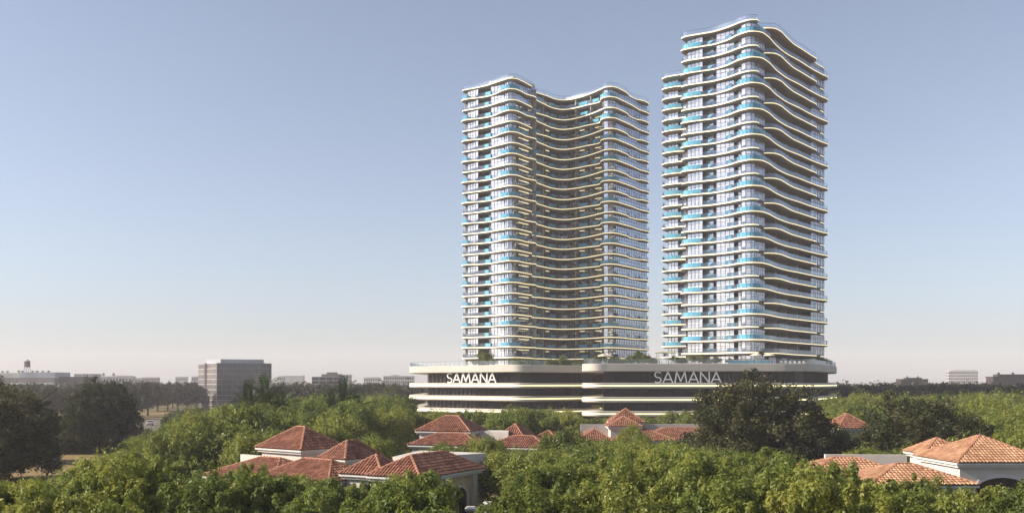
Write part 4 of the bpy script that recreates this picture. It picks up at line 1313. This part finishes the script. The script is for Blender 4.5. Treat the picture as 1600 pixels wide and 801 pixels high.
ZOBJ, ZROW, ZWHAT = {}, {}, {}
rows_y = [47, 52, 57.5, 63.5, 70, 77, 85, 94, 104, 115, 126, 139, 153, 169, 186, 205, 226, 248]
n_tree = 0
for ri_, Y in enumerate(rows_y):
    half = 0.5334 * Y + 4.5
    sp = 4.6 if Y < 80 else (5.6 if Y < 120 else 7.2)
    x = -half + random.uniform(0, sp)
    while x < half:
        X = x + random.uniform(-0.9, 0.9); YY = Y + random.uniform(-0.03, 0.03) * Y
        x += sp * random.uniform(0.85, 1.15)
        if blocked(X, YY): continue
        xp = CX + X * F / YY
        tab = LIM_A if YY < 80 or (YY < 92 and 280 < xp < 640) or (YY < 86 and xp > 1270) else LIM_B if YY < 118 else LIM_C if YY < 150 else LIM_D
        cr = 2.6 if YY < 80 else 3.2
        dpx = cr * F / YY
        yl = max(lim(tab, xp - dpx * 0.3), lim(tab, xp), lim(tab, xp + dpx * 0.3)) - 3 if YY < 150 else max(lim(tab, xp - dpx * 0.4), lim(tab, xp + dpx * 0.4))
        yl += random.uniform(-4, 6) * (70 / YY) + (random.uniform(-2, 11) if YY > 150 and xp > 1300 else 0)
        h = CZ - (yl - HY) * YY / F
        h = min(h, (8.2 if YY < 120 else 9.6) + random.uniform(-1.2, 1.0))
        if h < 2.6: continue
        # leave open ground left of the road and under the big dark trees
        if YY > 100 and xp < 95: continue
        if 118 < YY and xp < 195: continue
        if 100 < YY < 132 and 1085 < xp < 1310 and random.random() < 0.7: continue
        key = ('deep' if random.random() < 0.2 else 'bright') if YY < 76 else ('mid' if random.random() < 0.25 else 'green')
        lb, gr = zone(xp, YY)
        wide = min(1.45, max(0.9, cr / (PROTO[key][0][3] * h / PROTO[key][0][2]) * random.uniform(1.0, 1.25)))
        o = plant(key, X, YY, h, 'green_tree', lb, 'tree', gr, wide)
        ZOBJ.setdefault(gr, []).append(o); ZROW[o] = ri_; ZWHAT[gr] = lb
        n_tree += 1
# trees standing close against the villas
for (xp, D, yt, lb, gr) in ((352, 81, 738, 0, 0), (388, 81, 724, 0, 0), (418, 79, 734, 0, 0), (452, 77, 738, 0, 0), (478, 76, 741, 0, 0), (507, 75, 748, 0, 0), (572, 84, 718, 0, 0), (590, 80, 738, 0, 0), (545, 75, 756, 0, 0), (625, 73, 738, 0, 0), (648, 72, 740, 0, 0),
                            (690, 117, 690, 1, 1), (716, 115, 697, 1, 1), (745, 116, 682, 1, 1), (768, 114, 680, 1, 1), (866, 118, 676, 1, 1), (892, 122, 668, 1, 1), (655, 113, 700, 1, 1),
                            (925, 130, 685, 2, 2), (985, 134, 662, 2, 2), (1000, 132, 676, 2, 2), (965, 131, 684, 2, 2), (1040, 128, 690, 2, 2), 
                            (1352, 69, 742, 4, 4), (1300, 70, 724, 4, 4), (1408, 68, 748, 4, 4), (1432, 68, 738, 4, 4), (1462, 70, 752, 4, 4)):
    h = CZ + (HY - yt) * D / F
    what = ['green tree close against the left villa', 'green tree close against the middle villa', 'green tree close against the pointed-roof villa', 'green tree beside the half-hidden white villa', 'green tree close against the right villa'][lb]
    key = 'bright' if D < 90 else 'mid' if lb in (1, 2) and random.random() < 0.5 else 'green'
    o = plant(key, pxx(xp, D), D, h, 'green_tree', what, 'tree', what.replace('green tree', 'trees'), min(1.3, 2.3 / (PROTO[key][0][3] * h / PROTO[key][0][2])))
    gk = o['group']; ZOBJ.setdefault(gk, []).append(o); ZROW[o] = 0; ZWHAT[gk] = what
    n_tree += 1
# belt to the right of the podium, behind the dark tree
for (xp, D, yt) in ((1318, 190, 616), (1352, 205, 613), (1392, 215, 611), (1430, 205, 614), (1470, 214, 613), (1512, 208, 615), (1552, 214, 611), (1590, 205, 613), (1625, 210, 612), (1560, 165, 640), (1595, 158, 636), (1540, 128, 652), (1580, 122, 648), (1615, 126, 645)):
    h = CZ + (HY - yt) * D / F
    o = plant('green', pxx(xp, D), D, h, 'green_tree', 'sunlit green tree in the belt right of the podium', 'tree', 'green belt right of the podium', 1.15)
    ZOBJ.setdefault('green belt right of the podium', []).append(o); ZROW[o] = int(np.argmin([abs(D - y_) for y_ in rows_y]))
    n_tree += 1
for gr, objs in ZOBJ.items():
    number_labels(objs, ZWHAT[gr], ZROW)
print('green trees', n_tree)

# --- far trees with visible trunks on the left lawn and the dark belt on the right
left_far = [(190, 330, 598), (213, 352, 595), (231, 372, 596), (222, 420, 596), (246, 430, 597), (262, 440, 596), (278, 425, 597), (292, 445, 596), (306, 430, 597), (205, 470, 595), (238, 480, 597), (270, 490, 597), (300, 500, 597)]
for (xp, D, yt) in left_far:
    plant('far', pxx(xp, D), D, CZ + (HY - yt) * D / F, 'lawn_tree', 'dark lawn tree with bare trunk beyond the curving road', 'tree', 'lawn trees beyond the road', 0.95)
for i in range(15):
    xp = 432 + i * 15 + random.uniform(-4, 4); D = random.uniform(330, 400)
    plant('far', pxx(xp, D), D, CZ + (HY - random.uniform(597, 600)) * D / F, 'hazy_tree', 'dark hazy tree between the glass office and the podium', 'tree', 'hazy trees left of the podium', 0.95)
for i in range(34):
    xp = 1306 + i * 9.5 + random.uniform(-4, 4); D = random.uniform(290, 420)
    plant('far', pxx(xp, D), D, CZ + (HY - random.uniform(597, 602)) * D / F, 'hazy_tree', 'dark hazy tree in the belt along the right horizon', 'tree', 'dark belt on the right', 1.0)
for i in range(14):
    xp = 0 + i * 14 + random.uniform(-4, 4); D = random.uniform(330, 480)
    plant('far', pxx(xp, D), D, CZ + (HY - random.uniform(597, 602)) * D / F, 'hazy_tree', 'dark hazy tree in front of the factory, far left', 'tree', 'dark trees before the factory', 1.0)
# distant woodland to the horizon: one mass
rg = np.random.default_rng(99)
N = 2600
D_ = 560 + 2600 * rg.random(N) ** 2.0
X_ = (rg.random(N) * 2 - 1) * (0.62 * D_)
Hh = rg.uniform(8.0, 12.3, N)
rb = rg.uniform(3.0, 5.0, N)
cc = np.stack([X_, D_, Hh - rb * 0.8], 1)
keep = ~((np.abs(CX + X_ * F / D_ - 368) < 70) & (D_ < 480))
wm = leaf_mesh('distant_woodland', 'leaf_far', cc[keep], rb[keep], 46, 1.5, 1.3, seed=5)
tag(link('distant_woodland', wm), kind='stuff')

# --- bushes by the road
for i, (xp, D, h, w_) in enumerate([(202, 196, 2.6, 1.3), (215, 188, 2.4, 1.4), (228, 200, 3.0, 1.4), (243, 190, 2.7, 1.4), (258, 198, 3.0, 1.3), (272, 188, 2.8, 1.4), (286, 196, 3.2, 1.3), (236, 172, 2.6, 1.5), (216, 166, 2.3, 1.4), (260, 170, 2.6, 1.4),
                                    (96, 172, 4.6, 1.3), (104, 186, 5.4, 1.2), (112, 178, 3.8, 1.4), (88, 190, 5.0, 1.2), (292, 225, 5.5, 1.2), (285, 262, 5.0, 1.2), (300, 250, 6.0, 1.1), (315, 240, 6.0, 1.1)]):
    if xp < 130: lb, gr = 'olive bush on bare ground between the two large dark trees, far left', 'bushes between the dark trees'
    elif i >= 14: lb, gr = 'tall olive bush on the right side of the curving road', 'tall bushes right of the road'
    else: lb, gr = 'low olive bush in front of the curving road', 'bushes before the road'
    plant('bush', pxx(xp, D), D, h, 'bush', lb, 'bush', gr, w_)

# --- palms
def palm(x, y, H, label, seed, fr_len=4.2, n=12):
    rnd = random.Random(seed)
    r_ = empty('palm_tree', (x, y, 0)); tag(r_, label, 'palm', 'palms behind the left villa')
    b_ = MB(); th = H - fr_len * 0.75
    b_.tube([(0, 0, 0), (0.1, 0.05, th * 0.5), (0.15, 0.1, th)], [0.24, 0.17, 0.13], 8); b_.build('trunk', 'bark', r_)
    meshes = []
    for v in range(4):
        V = []
        bend = 0.06 + 0.27 * v
        steps = 20
        pts = []
        ang = R(86 - 9 * v); p_ = Vector((0, 0, 0))
        for k in range(steps + 1):
            pts.append(p_.copy()); p_ = p_ + Vector((math.cos(ang), 0, math.sin(ang))) * (fr_len / steps); ang -= bend * 2.2 / steps * (0.4 + 1.5 * k / steps)
        for k in range(2, steps):
            L = fr_len * 0.24 * math.sin(math.pi * (k + 1) / (steps + 2)) ** 0.6
            d = (pts[k + 1] - pts[k]).normalized()
            for sy in (-1, 1):
                for hlf in (0, 0.33, 0.66):
                    p0 = pts[k] + (pts[k + 1] - pts[k]) * hlf
                    tip = p0 + (Vector((0, sy, 0)) * 0.8 + d * 0.55 + Vector((0, 0, rnd.uniform(-0.30, 0.0)))) * L
                    w_ = d * 0.05
                    V.append([tuple(p0 - w_), tuple((p0 + tip) / 2 - w_ + Vector((0, 0, 0.04))), tuple(tip), tuple((p0 + tip) / 2 + w_ + Vector((0, 0, 0.04)))])
        for k in range(steps):
            V.append([tuple(pts[k] + Vector((0, -0.03, 0))), tuple(pts[k + 1] + Vector((0, -0.02, 0))), tuple(pts[k + 1] + Vector((0, 0.02, 0))), tuple(pts[k] + Vector((0, 0.03, 0)))])
        V = np.array(V)
        meshes.append(quads_mesh('frond', 'leaf_palm', V, np.full(len(V), rnd.random())))
    for k in range(n):
        v = min(3, int(4 * (k + 1.5) / (n + 1)))
        o = link('frond', meshes[v], r_, (0.15, 0.1, th + 0.25 * (1 - k / n)))
        o.rotation_euler = (0, 0, 2.4 * k + rnd.uniform(-0.2, 0.2))
for i, (xp, D, yt, fl, lb) in enumerate([(388, 146, 606, 4.6, 'palm with upright fronds, left of the pair before the glass office'), (414, 150, 596, 5.0, 'tallest palm, right of the pair before the glass office'),
                                         (372, 138, 640, 4.4, 'low palm with drooping fronds left of the tall pair'), (437, 144, 618, 4.4, 'palm with spreading fronds just right of the tall pair'),
                                         (400, 132, 648, 4.2, 'short dark palm below the tall pair'),
                                         (536, 168, 599, 4.8, 'palm before the small stepped office, right of the palm clump'), (518, 166, 616, 4.2, 'lower palm leaning left beside the stepped office'), (556, 172, 622, 4.2, 'low dark palm right of the stepped office')]):
    palm(pxx(xp, D), D, CZ + (HY - yt) * D / F, lb, i, fl)

# ------------------------------------------------------------------ podium roof garden
for s in range(2):
    proto('terrace', 3.0, 1.3, 0.8, 40, 60, 0.16, 'leaf_mid', 'bark', 0.06, 81 + s, (0.3, 0.6), limbs=5)
    proto('shrub', 1.3, 0.9, 0.05, 26, 50, 0.14, 'leaf_mid', 'bark', 0.03, 91 + s, (0.25, 0.45), limbs=4)
def on_deck(key, xp, D, h, name, label, wide=1.0):
    o = plant(key, pxx(xp, D), D, h, name, label, 'tree' if key == 'terrace' else 'shrub', 'podium roof planting', wide)
    o.location.z = DECK
on_deck('terrace', 757, 285, 5.0, 'terrace_tree', 'small tree on the podium roof at the left tower foot')
on_deck('terrace', 998, 262, 4.2, 'terrace_tree', 'leafy tree on the podium roof in the gap between the towers, left one', 1.3)
on_deck('terrace', 1006, 258, 3.0, 'terrace_tree', 'bushy dark tree on the podium roof in the gap between the towers', 1.4)
on_deck('terrace', 938, 256, 3.4, 'terrace_tree', 'tree on the podium roof below the left tower, right wing')
on_deck('terrace', 880, 272, 3.2, 'terrace_tree', 'dark tree on the podium roof in the inner corner of the left tower')
on_deck('terrace', 1097, 246, 2.6, 'terrace_tree', 'little tree on the podium roof before the right tower, middle', 1.2)
on_deck('terrace', 1082, 246, 2.4, 'terrace_tree', 'little tree on the podium roof before the right tower, left', 1.1)
on_deck('terrace', 1120, 246, 2.3, 'terrace_tree', 'little tree on the podium roof before the right tower, right', 1.1)
for i, (xp, D) in enumerate([(812, 262), (826, 266), (860, 275), (905, 282), (924, 252), (955, 254), (970, 254), (1020, 250), (1282, 262), (1292, 268)]):
    on_deck('shrub', xp, D, 1.5 + 0.2 * (i % 3), 'terrace_shrub', ['leafy shrub on the roof edge of the left podium half', 'leafy shrub on the roof edge of the right podium half', 'leafy shrub at the far right roof corner of the podium'][0 if i < 4 else 1 if i < 8 else 2], 1.4)
for i, (xp, D, h) in enumerate([(742, 283, 2.2), (770, 282, 2.4), (800, 280, 2.6), (838, 284, 2.2), (868, 292, 2.6), (900, 296, 2.4)]):
    on_deck('terrace', xp, D, h, 'terrace_tree', 'small planted tree along the left tower foot, ' + ordinal(i + 1) + ' from the left', 1.2)
for i, (xp, D, h) in enumerate([(918, 254, 2.0), (962, 258, 2.6), (984, 262, 2.8), (1014, 256, 2.2), (1056, 250, 2.4), (1068, 252, 2.0), (1140, 247, 1.8), (1268, 258, 2.0), (1278, 264, 2.4)]):
    on_deck('terrace', xp, D, h, 'terrace_tree', 'small planted tree on the right podium roof, ' + ordinal(i + 1) + ' from the left', 1.2)
# parasols
def parasol(xp, D, label):
    r_ = empty('parasol', (pxx(xp, D), D, DECK)); tag(r_, label, 'parasol', 'parasols on the podium roof')
    b_ = MB(); b_.tube([(0, 0, 0), (0, 0, 2.3)], 0.05, 6); b_.build('pole', 'fin_white', r_)
    b_ = MB(); b_.tube([(0, 0, 2.15), (0, 0, 2.4), (0, 0, 2.85)], [1.5, 1.25, 0.05], 10); b_.build('canopy', 'canvas', r_)
parasol(1181.5, 243, 'beige parasol on the podium roof, left of the right-hand pair')
parasol(1202, 244, 'beige parasol on the podium roof, right of the right-hand pair')
parasol(942, 250, 'beige parasol on the podium roof below the left tower, left one')
parasol(949, 251, 'beige parasol on the podium roof below the left tower, right one')
# pergola in the gap between the towers
pg = empty('pergola', (pxx(1040, 250), 250, DECK)); tag(pg, 'light timber pergola on the podium roof between the towers', 'pergola')
for sx in (-2.2, 2.2):
    for sy in (-1.5, 1.5):
        b_ = MB(); b_.box(sx - 0.09, sy - 0.09, 0, sx + 0.09, sy + 0.09, 3.0); b_.build('post', 'timber', pg)
for sy in (-1.5, 1.5):
    b_ = MB(); b_.box(-2.6, sy - 0.08, 3.0, 2.6, sy + 0.08, 3.22); b_.build('beam', 'timber', pg)
for k in range(9):
    b_ = MB(); b_.box(-2.4 + k * 0.6 - 0.05, -1.9, 3.22, -2.4 + k * 0.6 + 0.05, 1.9, 3.36); b_.build('rafter', 'timber', pg)
# roof pool and sunbeds
rp_ = empty('roof_pool', (pxx(1170, 248), 248, DECK)); tag(rp_, 'turquoise raised pool on the podium roof before the right tower', 'pool')
b_ = MB(); b_.box(-5.5, -2.0, 0, 5.5, 2.0, 1.0); b_.build('pool_wall', 'pool', rp_)
b_ = MB(); b_.box(-5.7, -2.2, 1.003, 5.7, -1.9, 1.12); b_.box(-5.7, 1.9, 1.003, 5.7, 2.2, 1.12); b_.build('coping', 'fin_white', rp_)
for i in range(6):
    xp = 1222 + i * 7
    r_ = empty('sunbed', (pxx(xp, 245), 245, DECK)); tag(r_, 'white sunbed in the row on the podium roof, right of the parasols', 'sunbed', 'sunbeds on the podium roof')
    b_ = MB(); b_.box(-0.32, -0.9, 0.28, 0.32, 0.3, 0.40); b_.build('mattress', 'fin_white', r_)
    b_ = MB(); b_.add([(-0.32, 0.3, 0.3), (0.32, 0.3, 0.3), (0.32, 0.85, 0.85), (-0.32, 0.85, 0.85), (-0.32, 0.36, 0.24), (0.32, 0.36, 0.24), (0.32, 0.9, 0.8), (-0.32, 0.9, 0.8)], [(0, 1, 2, 3), (7, 6, 5, 4), (0, 4, 5, 1), (1, 5, 6, 2), (2, 6, 7, 3), (3, 7, 4, 0)]); b_.build('backrest', 'fin_white', r_)
    for sx in (-0.28, 0.28):
        for sy in (-0.8, 0.2):
            b_ = MB(); b_.box(sx - 0.03, sy - 0.03, 0, sx + 0.03, sy + 0.03, 0.28); b_.build('leg', 'fin_white', r_)

for what, gr in (('dark lawn tree with bare trunk beyond the road', 'lawn trees beyond the road'), ('dark hazy tree between glass office and podium', 'hazy trees left of the podium'),
                 ('dark hazy tree along the right horizon', 'dark belt on the right'), ('dark hazy tree before the far left factory', 'dark trees before the factory'),
                 ('olive bush between the two large dark left trees', 'bushes between the dark trees'), ('tall olive bush right of the curving road', 'tall bushes right of the road'),
                 ('low olive bush in front of the curving road', 'bushes before the road'), ('white sunbed on the podium roof right of the parasols', 'sunbeds on the podium roof')):
    number_labels([o for o in COL.objects if o.get('group') == gr and o.parent is None], what)
for part_ in ('left podium half', 'right podium half', 'far right roof corner'):
    number_labels([o for o in COL.objects if o.name.startswith('terrace_shrub') and part_ in o['label']], 'leafy shrub on the podium roof, ' + part_)

# ------------------------------------------------------------------ the hazy air
hz_ = MB(); hz_.box(-2600, -250, -1.0, 2600, 3600, 118.0)
me = bpy.data.meshes.new('haze'); me.from_pydata(hz_.v, [], hz_.f); me.update()
m, nt, out = new_mat('haze_air')
pv = nt.nodes.new('ShaderNodeVolumePrincipled')
pv.inputs['Color'].default_value = (0.91, 0.885, 0.96, 1)
pv.inputs['Density'].default_value = 0.00024
pv.inputs['Anisotropy'].default_value = 0.0
nt.links.new(pv.outputs[0], out.inputs['Volume'])
me.materials.append(m)
tag(link('haze', me), kind='stuff')
